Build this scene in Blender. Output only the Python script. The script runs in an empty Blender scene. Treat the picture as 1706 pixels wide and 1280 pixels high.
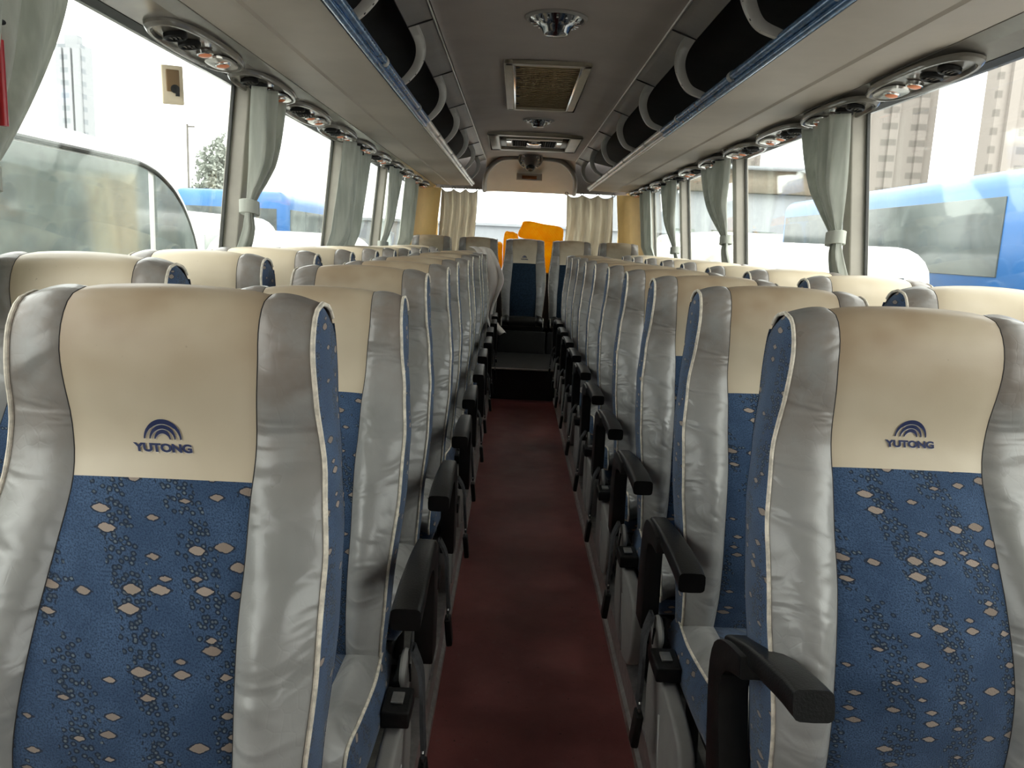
import bpy, bmesh, math, random
from mathutils import Vector, Matrix, Euler, noise
random.seed(7)
C = bpy.context.scene.collection
SC = bpy.context.scene
PI = math.pi
R = math.radians

# ------------------------------------------------------------ camera, sky, exposure
W, H = 1706, 1280
F = 1340.0                       # focal length in pixels
CAMZ = 1.42
VPX, VPY, ROLL = 862.0, 406.0, R(2.5)
cam = bpy.data.cameras.new('camera'); cam.sensor_width = 36.0; cam.sensor_fit = 'HORIZONTAL'
cam.lens = F / W * 36.0; cam.clip_start = 0.05; cam.clip_end = 2000
co = bpy.data.objects.new('camera', cam); C.objects.link(co)
dy = Vector(((VPX - W/2) / F, -(VPY - H/2) / F, -1)).normalized()
dx = Vector((math.cos(ROLL), -math.sin(ROLL), 0)); dx = (dx - dy * dx.dot(dy)).normalized()
dz = dx.cross(dy)
M = Matrix((dx, dy, dz)).to_4x4(); M.translation = Vector((0, 0, CAMZ))
co.matrix_world = M
SC.camera = co
w = bpy.data.worlds.new('overcast_sky'); SC.world = w; w.use_nodes = True
bg = w.node_tree.nodes['Background']; bg.inputs[0].default_value = (0.99, 1.0, 0.975, 1); bg.inputs[1].default_value = 1.0
SC.view_settings.view_transform = 'Standard'; SC.view_settings.look = 'None'
SC.view_settings.gamma = 1.0; SC.view_settings.use_curve_mapping = False
SC.view_settings.exposure = 2.33
sd = bpy.data.lights.new('veiled_sun', 'SUN'); sd.energy = 0.5; sd.angle = R(40); sd.color = (1.0, .97, .92)
so = bpy.data.objects.new('veiled_sun', sd); C.objects.link(so)
so.rotation_euler = Euler((R(38), R(14), 0))
SC.cycles.use_denoising = True
SC.cycles.max_bounces = 10; SC.cycles.diffuse_bounces = 6; SC.cycles.transparent_max_bounces = 16
SC.cycles.glossy_bounces = 4; SC.cycles.sample_clamp_indirect = 6

# ------------------------------------------------------------ material helpers
class NT:
    def __init__(s, name):
        s.m = bpy.data.materials.new(name); s.m.use_nodes = True
        s.t = s.m.node_tree; s.n = s.t.nodes; s.l = s.t.links
        s.b = s.n['Principled BSDF']
    def node(s, ty, **kw):
        n = s.n.new(ty)
        for k, v in kw.items(): setattr(n, k, v)
        return n
    def put(s, sock, v):
        if isinstance(v, bpy.types.NodeSocket): s.l.new(v, sock)
        elif isinstance(v, (tuple, list)) and len(v) == 3 and sock.type == 'RGBA': sock.default_value = (*v, 1)
        else: sock.default_value = v
    def math(s, op, a, b=0.0, c=None, clamp=False):
        n = s.node('ShaderNodeMath', operation=op, use_clamp=clamp)
        s.put(n.inputs[0], a); s.put(n.inputs[1], b)
        if c is not None: s.put(n.inputs[2], c)
        return n.outputs[0]
    def mix(s, f, a, b):
        n = s.node('ShaderNodeMix', data_type='RGBA')
        s.put(n.inputs[0], f); s.put(n.inputs[6], a); s.put(n.inputs[7], b)
        return n.outputs[2]
    def co(s): return s.node('ShaderNodeTexCoord').outputs['Object']
    def sep(s, v):
        n = s.node('ShaderNodeSeparateXYZ'); s.put(n.inputs[0], v); return n.outputs
    def comb(s, x, y, z=0.0):
        n = s.node('ShaderNodeCombineXYZ'); s.put(n.inputs[0], x); s.put(n.inputs[1], y); s.put(n.inputs[2], z); return n.outputs[0]
    def mapp(s, v, scale=(1, 1, 1), loc=(0, 0, 0)):
        n = s.node('ShaderNodeMapping'); s.put(n.inputs[0], v); n.inputs['Scale'].default_value = scale; n.inputs['Location'].default_value = loc
        return n.outputs[0]
    def noise(s, v, scale=5, detail=3, rough=.5, dist=0.0):
        n = s.node('ShaderNodeTexNoise'); s.put(n.inputs['Vector'], v); n.inputs['Scale'].default_value = scale
        n.inputs['Detail'].default_value = detail; n.inputs['Roughness'].default_value = rough; n.inputs['Distortion'].default_value = dist
        return n.outputs[0]
    def ramp(s, f, stops):
        n = s.node('ShaderNodeValToRGB'); s.put(n.inputs[0], f)
        e = n.color_ramp.elements
        while len(e) < len(stops): e.new(.5)
        for i, (p, c) in enumerate(stops):
            e[i].position = p; e[i].color = (*c, 1) if len(c) == 3 else c
        return n.outputs[0]
    def smooth(s, v, a, b):
        n = s.node('ShaderNodeMapRange', interpolation_type='SMOOTHSTEP'); s.put(n.inputs[0], v)
        n.inputs[1].default_value = a; n.inputs[2].default_value = b; return n.outputs[0]
    def bump(s, h, strength=.3, dist=.01, normal=None):
        n = s.node('ShaderNodeBump'); s.put(n.inputs['Height'], h); n.inputs['Strength'].default_value = strength
        n.inputs['Distance'].default_value = dist
        if normal is not None: s.put(n.inputs['Normal'], normal)
        s.l.new(n.outputs[0], s.b.inputs['Normal']); return n.outputs[0]
    def base(s, c): s.put(s.b.inputs['Base Color'], c)
    def set(s, rough=.5, metal=0.0, spec=.5, **kw):
        s.put(s.b.inputs['Roughness'], rough); s.b.inputs['Metallic'].default_value = metal
        s.b.inputs['Specular IOR Level'].default_value = spec
        for k, v in kw.items(): s.put(s.b.inputs[k], v)
        return s

def plain(name, col, rough=.5, metal=0.0, spec=.5, var=.12, vscale=6, bump=0.0, bscale=60):
    t = NT(name); o = t.co()
    nz = t.noise(o, vscale, 4, .6)
    d = tuple(c * (1 - var) for c in col); l = tuple(min(1, c * (1 + var)) for c in col)
    t.base(t.mix(t.smooth(nz, .3, .7), d, l)); t.set(rough, metal, spec)
    if bump: t.bump(t.noise(o, bscale, 3, .6), bump, .003)
    return t.m

def leather_grey():
    t = NT('grey_leather'); o = t.co()
    x, y, z = t.sep(o)[:3]
    big = t.noise(o, 5, 3, .5)
    c = t.mix(t.smooth(big, .3, .7), (.26, .258, .245), (.345, .34, .325))
    # brown scuffing towards the head end of the seat
    top = t.math('MULTIPLY', t.smooth(z, .86, 1.12), t.smooth(t.noise(o, 9, 4, .6), .25, .62))
    c = t.mix(t.math('MULTIPLY', top, .7), c, (.215, .165, .13))
    t.base(c); t.set(t.math('MULTIPLY_ADD', t.noise(o, 14, 3), .16, .23), 0, .5)
    fold = t.noise(t.mapp(o, (2.6, 3, 5)), 2.6, 2, .45, .9)
    crk = t.node('ShaderNodeTexVoronoi', feature='DISTANCE_TO_EDGE'); t.put(crk.inputs['Vector'], t.mapp(o, (1.2, 1, 1.0))); crk.inputs['Scale'].default_value = 42
    n1 = t.bump(fold, .55, .035)
    h = t.math('MULTIPLY', t.smooth(crk.outputs['Distance'], 0, .09), .6)
    t.bump(t.math('ADD', h, t.math('MULTIPLY', t.noise(o, 260, 2), .5)), .10, .0015, n1)
    return t.m

def leather_cream(dirt=.78, name='cream_leather', k=1.0):
    t = NT(name); o = t.co()
    x, y, z = t.sep(o)[:3]
    c = t.mix(t.smooth(t.noise(o, 6, 3, .5), .3, .7), (.55*k, .465*k, .335*k), (.61*k, .525*k, .39*k))
    soil = t.math('MULTIPLY', t.smooth(z, 1.05, 1.18), t.smooth(t.noise(t.mapp(o, (1, 1, 1.3)), 4.2, 3, .5), .12, .72))
    c = t.mix(t.math('MULTIPLY', soil, dirt), c, (.27, .165, .085))
    spk = t.smooth(t.noise(o, 95, 2, .5), .74, .79)
    c = t.mix(t.math('MULTIPLY', spk, t.math('MULTIPLY', soil, .6)), c, (.12, .08, .05))
    edge = t.smooth(t.math('ABSOLUTE', x), .108, .136)
    c = t.mix(t.math('MULTIPLY', edge, .22), c, (.33, .235, .145))
    t.base(c); t.set(t.math('MULTIPLY_ADD', t.noise(o, 10, 3), .15, .33), 0, .45)
    n1 = t.bump(t.noise(t.mapp(o, (1, 1, 2)), 6, 2, .5), .25, .012)
    t.bump(t.noise(o, 300, 2), .07, .001, n1)
    return t.m

def fabric_blue(dark=1.0):
    t = NT('blue_patterned_fabric'); o = t.co()
    x, y, z = t.sep(o)[:3]
    u = t.math('ADD', x, t.math('MULTIPLY', y, .9))
    uv = t.comb(u, z)
    weave = t.noise(t.comb(u, z), 420, 2, .6)
    base = t.mix(t.smooth(t.noise(uv, 13, 3, .6), .35, .65), (.040, .077, .148), (.064, .115, .205))
    base = t.mix(t.smooth(weave, .38, .68), base, (.022, .045, .095))
    # columns of small droplets
    band = t.math('MULTIPLY_ADD', t.math('SINE', t.math('MULTIPLY_ADD', u, 62.0, .6)), .5, .5)
    band = t.math('MULTIPLY', t.smooth(band, .22, .85), t.smooth(t.noise(uv, 16, 2), .30, .58))
    v2 = t.node('ShaderNodeTexVoronoi', voronoi_dimensions='2D', distance='EUCLIDEAN'); t.put(v2.inputs['Vector'], t.mapp(uv, (105, 130, 1)))
    v2.inputs['Scale'].default_value = 1.0
    r2 = t.sep(v2.outputs['Color'])
    on2 = t.math('LESS_THAN', r2[0], t.math('MULTIPLY', band, 1.0))
    d2 = v2.outputs['Distance']
    ring2 = t.math('MULTIPLY', t.math('LESS_THAN', d2, .44), on2)
    dot2 = t.math('MULTIPLY', t.math('LESS_THAN', d2, .20), on2)
    base = t.mix(t.math('MULTIPLY', ring2, .8), base, (.010, .018, .035))
    base = t.mix(t.math('MULTIPLY', dot2, t.math('MULTIPLY_ADD', r2[1], .6, .25)), base, (.15, .18, .20))
    # large diamonds
    v1 = t.node('ShaderNodeTexVoronoi', voronoi_dimensions='2D', distance='MINKOWSKI'); v1.inputs['Exponent'].default_value = 1.3; t.put(v1.inputs['Vector'], t.mapp(uv, (19, 43, 1), (.35, .2, 0)))
    v1.inputs['Scale'].default_value = 1.0; v1.inputs['Randomness'].default_value = .75
    r1 = t.sep(v1.outputs['Color'])
    on1 = t.math('GREATER_THAN', r1[0], .56)
    wob = t.math('MULTIPLY_ADD', t.noise(uv, 150, 3), .17, -.085)
    d1 = t.math('ADD', v1.outputs['Distance'], wob)
    size = t.math('MULTIPLY_ADD', r1[1], .17, .10)
    ring1 = t.math('MULTIPLY', t.math('LESS_THAN', d1, t.math('ADD', size, .07)), on1)
    dia = t.math('MULTIPLY', t.math('LESS_THAN', d1, size), on1)
    base = t.mix(t.math('MULTIPLY', ring1, .85), base, (.018, .024, .04))
    base = t.mix(dia, base, t.mix(r1[2], (.26, .205, .165), (.36, .29, .24)))
    t.base(base); t.set(.92, 0, .15, **{'Sheen Weight': .25, 'Sheen Roughness': .5})
    t.bump(t.math('ADD', weave, t.math('MULTIPLY', dia, .6)), .6, .002)
    return t.m

MAT = {}
MAT['grey'] = leather_grey()
MAT['cream'] = leather_cream()
MAT['creamcleanlit'] = leather_cream(.12, 'clean_lit_cream_leather', 1.2)  # less soil on window seats; base also lifted to paint in window light
MAT['blue'] = fabric_blue()
MAT['navy'] = plain('dark_navy_fabric', (.012, .026, .045), .85, spec=.2, var=.3, vscale=60)
MAT['blackleather'] = plain('worn_black_leather', (.014, .013, .012), .38, var=.4, vscale=30)
MAT['piping'] = plain('ivory_piping', (.66, .60, .50), .6, var=.25, vscale=60)
MAT['seam'] = plain('dark_seam', (.03, .028, .028), .8)
MAT['black'] = plain('black_plastic', (.006, .006, .006), .40, spec=.35, var=.3, vscale=30, bump=.2, bscale=220)
MAT['blackmetal'] = plain('black_metal', (.02, .02, .02), .5, .3)
MAT['greyplastic'] = plain('grey_plastic', (.27, .26, .245), .5, var=.12, bump=.08, bscale=300)
MAT['lightplastic'] = plain('light_grey_plastic', (.45, .45, .43), .45)
MAT['belt'] = plain('belt_webbing', (.035, .035, .038), .75, var=.3, vscale=80)
MAT['steel'] = plain('brushed_steel', (.62, .61, .58), .32, 1.0, var=.1, vscale=40)
MAT['alu'] = plain('aluminium_trim', (.55, .53, .50), .4, .8, var=.15, vscale=30)
MAT['logo'] = plain('navy_print', (.008, .018, .085), .55)
MAT['logoedge'] = plain('pale_emboss', (.72, .68, .60), .5)
MAT['rackpanel'] = plain('rack_panel', (.44, .385, .325), .55, var=.06, vscale=3, bump=.05, bscale=150)
MAT['rackupper'] = plain('rack_upper_panel', (.23, .21, .195), .5, var=.08, vscale=4)
MAT['ceiling'] = plain('ceiling_lining', (.29, .245, .222), .75, var=.06, vscale=3, bump=.06, bscale=90)
MAT['rackdark'] = plain('rack_lining', (.018, .017, .016), .85, var=.2)
MAT['arch'] = plain('rack_arch_plastic', (.42, .40, .37), .35, var=.08)
MAT['railblue'] = plain('blue_film_rail', (.085, .19, .36), .22, .35, var=.25, vscale=25)
MAT['railwhite'] = plain('pale_metal_rail', (.72, .69, .65), .3, .5)
MAT['podpanel'] = plain('window_head_panel', (.22, .20, .175), .14, spec=.9, var=.1)
MAT['pod'] = plain('pod_housing', (.16, .145, .125), .16, var=.1)
MAT['chrome'] = plain('chrome', (.85, .85, .85), .12, 1.0, var=.03)
MAT['pearl'] = plain('pearl_plastic', (.50, .48, .45), .12, .6)
MAT['orange'] = plain('orange_lamp_lens', (.95, .30, .14), .3)
MAT['curtain'] = None
MAT['pillar'] = plain('pillar_covering', (.40, .37, .32), .7, var=.08)
MAT['gasket'] = plain('rubber_gasket', (.012, .012, .012), .6)
MAT['wall'] = plain('side_wall_lining', (.28, .26, .235), .8, var=.1)
MAT['tan'] = plain('tan_wall_lining', (.74, .52, .20), .7, var=.05)
MAT['vent'] = plain('olive_grille', (.34, .26, .145), .55, var=.1)
MAT['ventframe'] = plain('beige_vent_frame', (.30, .26, .19), .4)
MAT['red'] = plain('red_plastic', (.45, .015, .02), .3)
MAT['platform'] = plain('platform_vinyl', (.10, .095, .085), .7, var=.3, vscale=20)
MAT['blackfloor'] = plain('black_rubber', (.012, .012, .012), .6, var=.3)

def mat_floor():
    t = NT('maroon_vinyl'); o = t.co()
    c = t.mix(t.smooth(t.noise(o, 2.2, 5, .65), .3, .7), (.165, .050, .050), (.24, .076, .071))
    c = t.mix(t.math('MULTIPLY', t.smooth(t.noise(o, 26, 4, .7), .58, .75), .45), c, (.20, .115, .10))
    c = t.mix(t.math('MULTIPLY', t.smooth(t.noise(o, 70, 2, .6), .68, .74), .7), c, (.03, .015, .015))
    t.base(c); t.set(t.math('MULTIPLY_ADD', t.noise(o, 8, 4), .2, .42), 0, .18)
    t.bump(t.noise(o, 180, 3), .12, .002); return t.m
MAT['floor'] = mat_floor()

def mat_curtain(name, a, b, tl=.3):
    t = NT(name); o = t.co()
    wv = t.noise(t.mapp(o, (1, 1, .15)), 30, 3, .5)
    c = t.mix(t.smooth(wv, .3, .7), a, b)
    t.base(c); t.set(.85, 0, .2)
    t.bump(t.noise(o, 350, 2), .15, .001)
    tr = t.node('ShaderNodeBsdfTranslucent'); t.l.new(c, tr.inputs[0])
    mx = t.node('ShaderNodeMixShader'); mx.inputs[0].default_value = tl
    t.l.new(t.b.outputs[0], mx.inputs[1]); t.l.new(tr.outputs[0], mx.inputs[2])
    t.l.new(mx.outputs[0], t.n['Material Output'].inputs[0]); return t.m
MAT['curtain'] = mat_curtain('grey_green_curtain', (.50, .52, .465), (.64, .65, .59))
MAT['beigecurtain'] = mat_curtain('beige_grey_curtain', (.52, .48, .41), (.62, .58, .50), .7)
MAT['cloth'] = mat_curtain('dusty_pink_cloth', (.78, .72, .66), (.86, .80, .75))

def mat_glass(name, tint, gl=.06):
    t = NT(name)
    tp = t.node('ShaderNodeBsdfTransparent'); tp.inputs[0].default_value = (*tint, 1)
    g = t.node('ShaderNodeBsdfGlossy'); g.inputs['Roughness'].default_value = .03; g.inputs[0].default_value = (.9, .95, .93, 1)
    fr = t.node('ShaderNodeLayerWeight'); fr.inputs[0].default_value = .5
    mx = t.node('ShaderNodeMixShader'); t.l.new(t.math('MULTIPLY_ADD', t.math('POWER', fr.outputs['Facing'], 5.0), .7, gl*.5, clamp=True), mx.inputs[0])
    t.l.new(tp.outputs[0], mx.inputs[1]); t.l.new(g.outputs[0], mx.inputs[2])
    t.l.new(mx.outputs[0], t.n['Material Output'].inputs[0]); return t.m
MAT['glass'] = mat_glass('window_glass', (.94, .955, .94))

def mat_quilt():
    t = NT('orange_quilted_cloth'); o = t.co()
    c = t.mix(t.smooth(t.noise(o, 12, 3), .3, .7), (1.0, .58, .02), (1.0, .68, .04))
    t.base(c); t.set(.8, 0, .2)
    tr = t.node('ShaderNodeBsdfTranslucent'); t.l.new(c, tr.inputs[0])
    mx = t.node('ShaderNodeMixShader'); mx.inputs[0].default_value = .6
    t.l.new(t.b.outputs[0], mx.inputs[1]); t.l.new(tr.outputs[0], mx.inputs[2]); t.l.new(mx.outputs[0], t.n['Material Output'].inputs[0])
    x, y, z = t.sep(o)[:3]
    h = t.math('MULTIPLY', t.math('SINE', t.math('MULTIPLY', x, 190)), t.math('SINE', t.math('MULTIPLY', z, 190)))
    t.bump(h, .5, .006); return t.m
MAT['quilt'] = mat_quilt()
def mat_vehglass():
    t = NT('vehicle_glass'); o = t.co()
    c = t.mix(t.smooth(t.noise(t.mapp(o, (1, .5, .8)), 1.4, 4, .55, .8), .35, .65), (.055, .065, .065), (.13, .15, .145))
    t.base(c); t.set(.10, 0, .3); return t.m
MAT['vehglass'] = mat_vehglass()
MAT['palglass'] = plain('pale_vehicle_glass', (.16, .19, .18), .07, 0, 1.0, var=.45, vscale=1.2)
MAT['vwhite'] = plain('white_paint', (.80, .80, .78), .3, var=.03)
MAT['vblue'] = plain('sky_blue_paint', (.03, .135, .36), .3, var=.06, vscale=1)
MAT['tyre'] = plain('tyre_rubber', (.02, .02, .02), .8)
MAT['ground'] = plain('concrete_yard', (.42, .41, .39), .9, var=.15, vscale=.6)
def mat_tower(name, a, b):  # wall and window tones carry the distance haze in their colour
    t = NT(name); o = t.co(); x, y, z = t.sep(o)[:3]
    fl = t.smooth(t.math('SINE', t.math('MULTIPLY', z, 2*PI/3.0)), .1, .5)
    cl = t.smooth(t.math('SINE', t.math('MULTIPLY', t.math('ADD', x, y), 2*PI/5.5)), .35, .6)
    t.base(t.mix(t.math('MULTIPLY', fl, cl), a, b)); t.set(.9, 0, .2); return t.m
MAT['tower'] = mat_tower('hazy_tower_wall', (.26, .235, .215), (.18, .165, .15))
MAT['towerblue'] = mat_tower('hazy_pale_tower_wall', (.265, .275, .285), (.20, .215, .23))
MAT['foliage'] = plain('hazy_foliage', (.23, .25, .22), .9, var=.2, vscale=2)  # leaf colour greyed and lightened, with the distance haze painted in
MAT['bark'] = plain('bark', (.10, .09, .08), .9)
MAT['fencewall'] = plain('pale_yard_wall', (.255, .27, .29), .8, var=.04)

# ------------------------------------------------------------ mesh helpers
def link(name, me, m=None, parent=None, smooth=True):
    if m is not None: me.materials.append(m)
    if smooth:
        me.polygons.foreach_set('use_smooth', [True] * len(me.polygons))
    o = bpy.data.objects.new(name, me); C.objects.link(o)
    if parent is not None: o.parent = parent
    return o
class MB:
    def __init__(s): s.v = []; s.f = []
    def add(s, v, f):
        k = len(s.v); s.v += [tuple(p) for p in v]; s.f += [tuple(i + k for i in q) for q in f]; return s
    def grid(s, rows, close=False, flip=False):
        n = len(rows[0]); v = [p for r in rows for p in r]; f = []
        for i in range(len(rows) - 1):
            for j in range(n if close else n - 1):
                a, b = i*n + j, i*n + (j+1) % n
                q = (a, b, b + n, a + n); f.append(q[::-1] if flip else q)
        return s.add(v, f)
    def box(s, c, d, rot=None):
        hx, hy, hz = d[0]/2, d[1]/2, d[2]/2
        v = [Vector((x*hx, y*hy, z*hz)) for x in (-1, 1) for y in (-1, 1) for z in (-1, 1)]
        if rot is not None: v = [rot @ p for p in v]
        v = [p + Vector(c) for p in v]
        return s.add(v, [(0,1,3,2), (4,6,7,5), (0,4,5,1), (2,3,7,6), (0,2,6,4), (1,5,7,3)])
    def tube(s, path, r, n=10, cap=True, closed=False):
        P = [Vector(p) for p in path]; rows = []
        up = None
        for i, p in enumerate(P):
            a = P[i-1] if i > 0 or closed else P[0]; b = P[(i+1) % len(P)] if i < len(P)-1 or closed else P[-1]
            t = (b - a).normalized()
            if up is None: up = t.orthogonal().normalized()
            up = (up - t * up.dot(t)); up = up.normalized() if up.length > 1e-6 else t.orthogonal().normalized()
            sd_ = t.cross(up); rr = r[i] if isinstance(r, (list, tuple)) else r
            rows.append([p + (up * math.cos(2*PI*k/n) + sd_ * math.sin(2*PI*k/n)) * rr for k in range(n)])
        if closed: rows.append(rows[0])
        k0 = len(s.v); s.grid(rows, close=True)
        if cap and not closed:
            s.f.append(tuple(range(k0, k0 + n))[::-1]); L = len(s.v); s.f.append(tuple(range(L - n, L)))
        return s
    def prism(s, poly, axis, a, b):
        """extrude a 2D polygon along axis (0=x: poly is (y,z); 1=y: (x,z); 2=z: (x,y))"""
        def P(q, h):
            if axis == 0: return (h, q[0], q[1])
            if axis == 1: return (q[0], h, q[1])
            return (q[0], q[1], h)
        n = len(poly); v = [P(q, a) for q in poly] + [P(q, b) for q in poly]
        f = [tuple(range(n))[::-1], tuple(range(n, 2*n))] + [(i, (i+1) % n, (i+1) % n + n, i + n) for i in range(n)]
        return s.add(v, f)
    def lathe(s, prof, c, axis=(0, 0, 1), n=24):
        ax = Vector(axis).normalized(); u = ax.orthogonal().normalized(); w_ = ax.cross(u); c = Vector(c)
        rows = [[c + ax*h + (u*math.cos(2*PI*k/n) + w_*math.sin(2*PI*k/n))*max(r, 1e-5) for k in range(n)] for r, h in prof]
        return s.grid(rows, close=True)
    def build(s, name, m, parent=None, smooth=True, bevel=0.0, seg=3, auto=True):
        me = bpy.data.meshes.new(name); me.from_pydata(s.v, [], s.f); me.validate()
        bm = bmesh.new(); bm.from_mesh(me)
        bmesh.ops.remove_doubles(bm, verts=bm.verts, dist=1e-6)
        bmesh.ops.recalc_face_normals(bm, faces=bm.faces)
        if bevel:
            bmesh.ops.bevel(bm, geom=[e for e in bm.edges if e.is_manifold and e.calc_face_angle(0) > .5], offset=bevel, segments=seg, profile=.6, affect='EDGES', clamp_overlap=True)
        if smooth and auto:
            for e in bm.edges:
                if e.is_manifold and e.calc_face_angle(0) > .75: e.smooth = False
        bm.to_mesh(me); bm.free()
        return link(name, me, m, parent, smooth)
def cr(pts, n):
    """Catmull-Rom resampling of a list of tuples to n points, even in arc length"""
    P = [Vector(p) for p in pts]; out = []
    for i in range(len(P) - 1):
        p0 = P[i-1] if i else P[0]*2 - P[1]; p1, p2 = P[i], P[i+1]; p3 = P[i+2] if i+2 < len(P) else P[-1]*2 - P[-2]
        for k in range(12):
            t = k/12; out.append(.5*((2*p1) + (p2-p0)*t + (2*p0-5*p1+4*p2-p3)*t*t + (3*p1-p0-3*p2+p3)*t**3))
    out.append(P[-1]); d = [0]
    for a, b in zip(out, out[1:]): d.append(d[-1] + (b-a).length)
    res = []; j = 0
    for k in range(n):
        t = d[-1]*k/(n-1)
        while j < len(d)-2 and d[j+1] < t: j += 1
        u = (t - d[j])/max(1e-9, d[j+1]-d[j]); res.append(out[j].lerp(out[j+1], min(1, max(0, u))))
    return res
def lut(tab, x):
    if x <= tab[0][0]: return tab[0][1]
    for (a, b), (c, d) in zip(tab, tab[1:]):
        if x <= c:
            u = (x-a)/(c-a); u = u*u*(3-2*u)*.5 + u*.5; return b + (d-b)*u
    return tab[-1][1]
def empty(name, label, cat, loc=(0,0,0), rz=0, group=None):
    o = bpy.data.objects.new(name, None); C.objects.link(o); o.empty_display_size = .1
    o.location = loc; o.rotation_euler = (0, 0, rz); o['label'] = label; o['category'] = cat
    if group: o['group'] = group
    return o
def tag(o, label, cat, group=None):
    o['label'] = label; o['category'] = cat
    if group: o['group'] = group
    return o
def struct(o, label=None):
    o['kind'] = 'structure'
    if label: o['label'] = label
    return o
def dup(root, loc=None, label=None):
    r = root.copy(); C.objects.link(r)
    if loc is not None: r.location = loc
    if label: r['label'] = label
    for ch in list(root.children):
        c = ch.copy(); C.objects.link(c); c.parent = r
        for g in list(ch.children):
            d = g.copy(); C.objects.link(d); d.parent = c
    return r

CX = 0.115                                   # centre line of the bus
PLAT = .12                                   # seat platform height above the sunken aisle
def XL(h, z=None): return CX - h
def wall_half(z): return 1.275 + max(0, 2.02 - z) * .10
Y0, Y1 = -.6, 9.9                            # modelled length of the saloon

# ------------------------------------------------------------ structure: floor, platforms, walls, ceiling
AL, AR = -.212, .412                         # aisle edges
b = MB(); b.box(((AL+AR)/2, (Y0+7.3)/2, -.02), (AR-AL+.02, 7.3-Y0, .04)); struct(b.build('floor', MAT['floor'], smooth=False))
b = MB(); b.box(((AL-1.35)/2, (Y0+Y1)/2, PLAT/2-.01), (AL+1.35, Y1-Y0, PLAT)); struct(b.build('floor_platform', MAT['platform'], smooth=False), 'raised seat platform left of the aisle')
b = MB(); b.box(((AR+1.56)/2, (Y0+Y1)/2, PLAT/2-.01), (1.56-AR, Y1-Y0, PLAT)); struct(b.build('floor_platform', MAT['platform'], smooth=False), 'raised seat platform right of the aisle')
b = MB(); b.box(((AL+AR)/2, 8.6, .14), (AR-AL, 2.6, .29)); struct(b.build('floor_step', MAT['blackfloor'], smooth=False, bevel=.012), 'black rubber step at the end of the aisle')
b = MB(); b.box(((AL+AR)/2, 7.295, .285), (AR-AL, .03, .012)); struct(b.build('trim_1', MAT['alu'], smooth=False, bevel=.003), 'metal nosing of the black step')
for i, (x, s) in enumerate(((AL, -1), (AR, 1))):
    b = MB(); b.prism([(x-s*.012, 0), (x-s*.012, PLAT+.006), (x+s*.035, PLAT+.006), (x+s*.035, PLAT-.006), (x, PLAT-.006), (x, 0)], 1, Y0, 7.28)
    b.prism([(x-s*.022, .0), (x-s*.022, .03), (x-s*.012, .04), (x-s*.012, 0)], 1, Y0, 7.28)
    struct(b.build('trim_%d' % (i+2), MAT['alu'], smooth=False), 'aluminium edge strip along the %s side of the aisle' % ('left' if s < 0 else 'right'))
SILL = 1.08
for side, s in (('left', -1), ('right', 1)):
    b = MB()
    def wx(z, t=0): return CX + s*(wall_half(z) + t)
    b.prism([(wx(PLAT-.1), PLAT-.14), (wx(SILL), SILL), (wx(SILL, .09), SILL), (wx(PLAT, .09), -.05)], 1, Y0, Y1)
    b.prism([(wx(SILL, -.004), SILL-.03), (wx(SILL, -.004), SILL), (wx(SILL, .03), SILL+.002), (wx(SILL, .03), SILL-.03)], 1, Y0, Y1)
    struct(b.build('wall_' + side, MAT['wall'], smooth=False))
    # header over the windows (outer roof side)
    b = MB(); b.prism([(CX+s*1.29, 2.025), (CX+s*1.29, 2.30), (CX+s*1.34, 2.30), (CX+s*1.36, 2.025)], 1, Y0, Y1)
    struct(b.build('trim_%d' % (4 if s < 0 else 5), MAT['podpanel'], smooth=False), 'header above the %s windows' % side)
# ceiling: gently crowned lining
rows = []
for i in range(2):
    y = (Y0, 9.45)[i]
    rows.append([(CX + .50*math.sin(a), y, 2.345 + .045*math.cos(a*1.0)) for a in [(-90 + 180*k/20)*PI/180 for k in range(21)]])
b = MB(); b.grid(rows); b.box((CX, (Y0+Y1)/2, 2.44), (2.5, Y1-Y0, .04)); struct(b.build('ceiling', MAT['ceiling']))
# front cap, rear wall
b = MB(); b.box((CX, Y0-.03, 1.2), (2.8, .06, 2.5)); struct(b.build('wall_front', MAT['wall'], smooth=False))

# rear wall with the rear window opening
RW = 9.95; wz0, wz1 = 1.10, 2.045
rx0, rx1 = -.98, 1.22
b = MB()
b.box((CX, RW+.03, wz0/2), (2.8, .06, wz0))
b.box(((rx0-1.3)/2, RW+.03, (wz0+wz1)/2), (rx0+1.3, .06, wz1-wz0)); b.box(((rx1+1.55)/2, RW+.03, (wz0+wz1)/2), (1.55-rx1, .06, wz1-wz0))
struct(b.build('wall_back', MAT['tan'], smooth=False))
b = MB(); b.box((CX, RW+.03, (wz1+2.5)/2), (2.8, .06, 2.5-wz1)); struct(b.build('wall_back_header', MAT['rackupper'], smooth=False), 'grey header above the rear window')
b = MB(); b.box((CX, 9.60, 1.085), (2.3, .62, .03)); b.box((CX, 9.31, .67), (2.3, .03, .83)); o = b.build('rear_shelf', MAT['rackupper'], bevel=.008); struct(o, 'shelf behind the rear bench below the rear window')

# rear hood: curved lining from the ceiling end down to the head of the rear window
def hood():
    b = MB(); rows = []
    n = 30
    for i in range(14):
        t = i/13
        hw = .50 + .04*t
        row = []
        for k in range(n+1):
            u = -1 + 2*k/n
            y = 9.40 + .53*t; z = 2.375 - .345*(t**1.15)
            e = abs(u)**6
            y_ = y - .10*e*(1-t*.6); z_ = z - .015*e
            row.append((CX + hw*u, y_, z_))
        rows.append(row)
    b.grid(rows)
    return b
o = struct(hood().build('wall_hood', MAT['rackpanel']), 'curved lining above the rear window')
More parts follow.
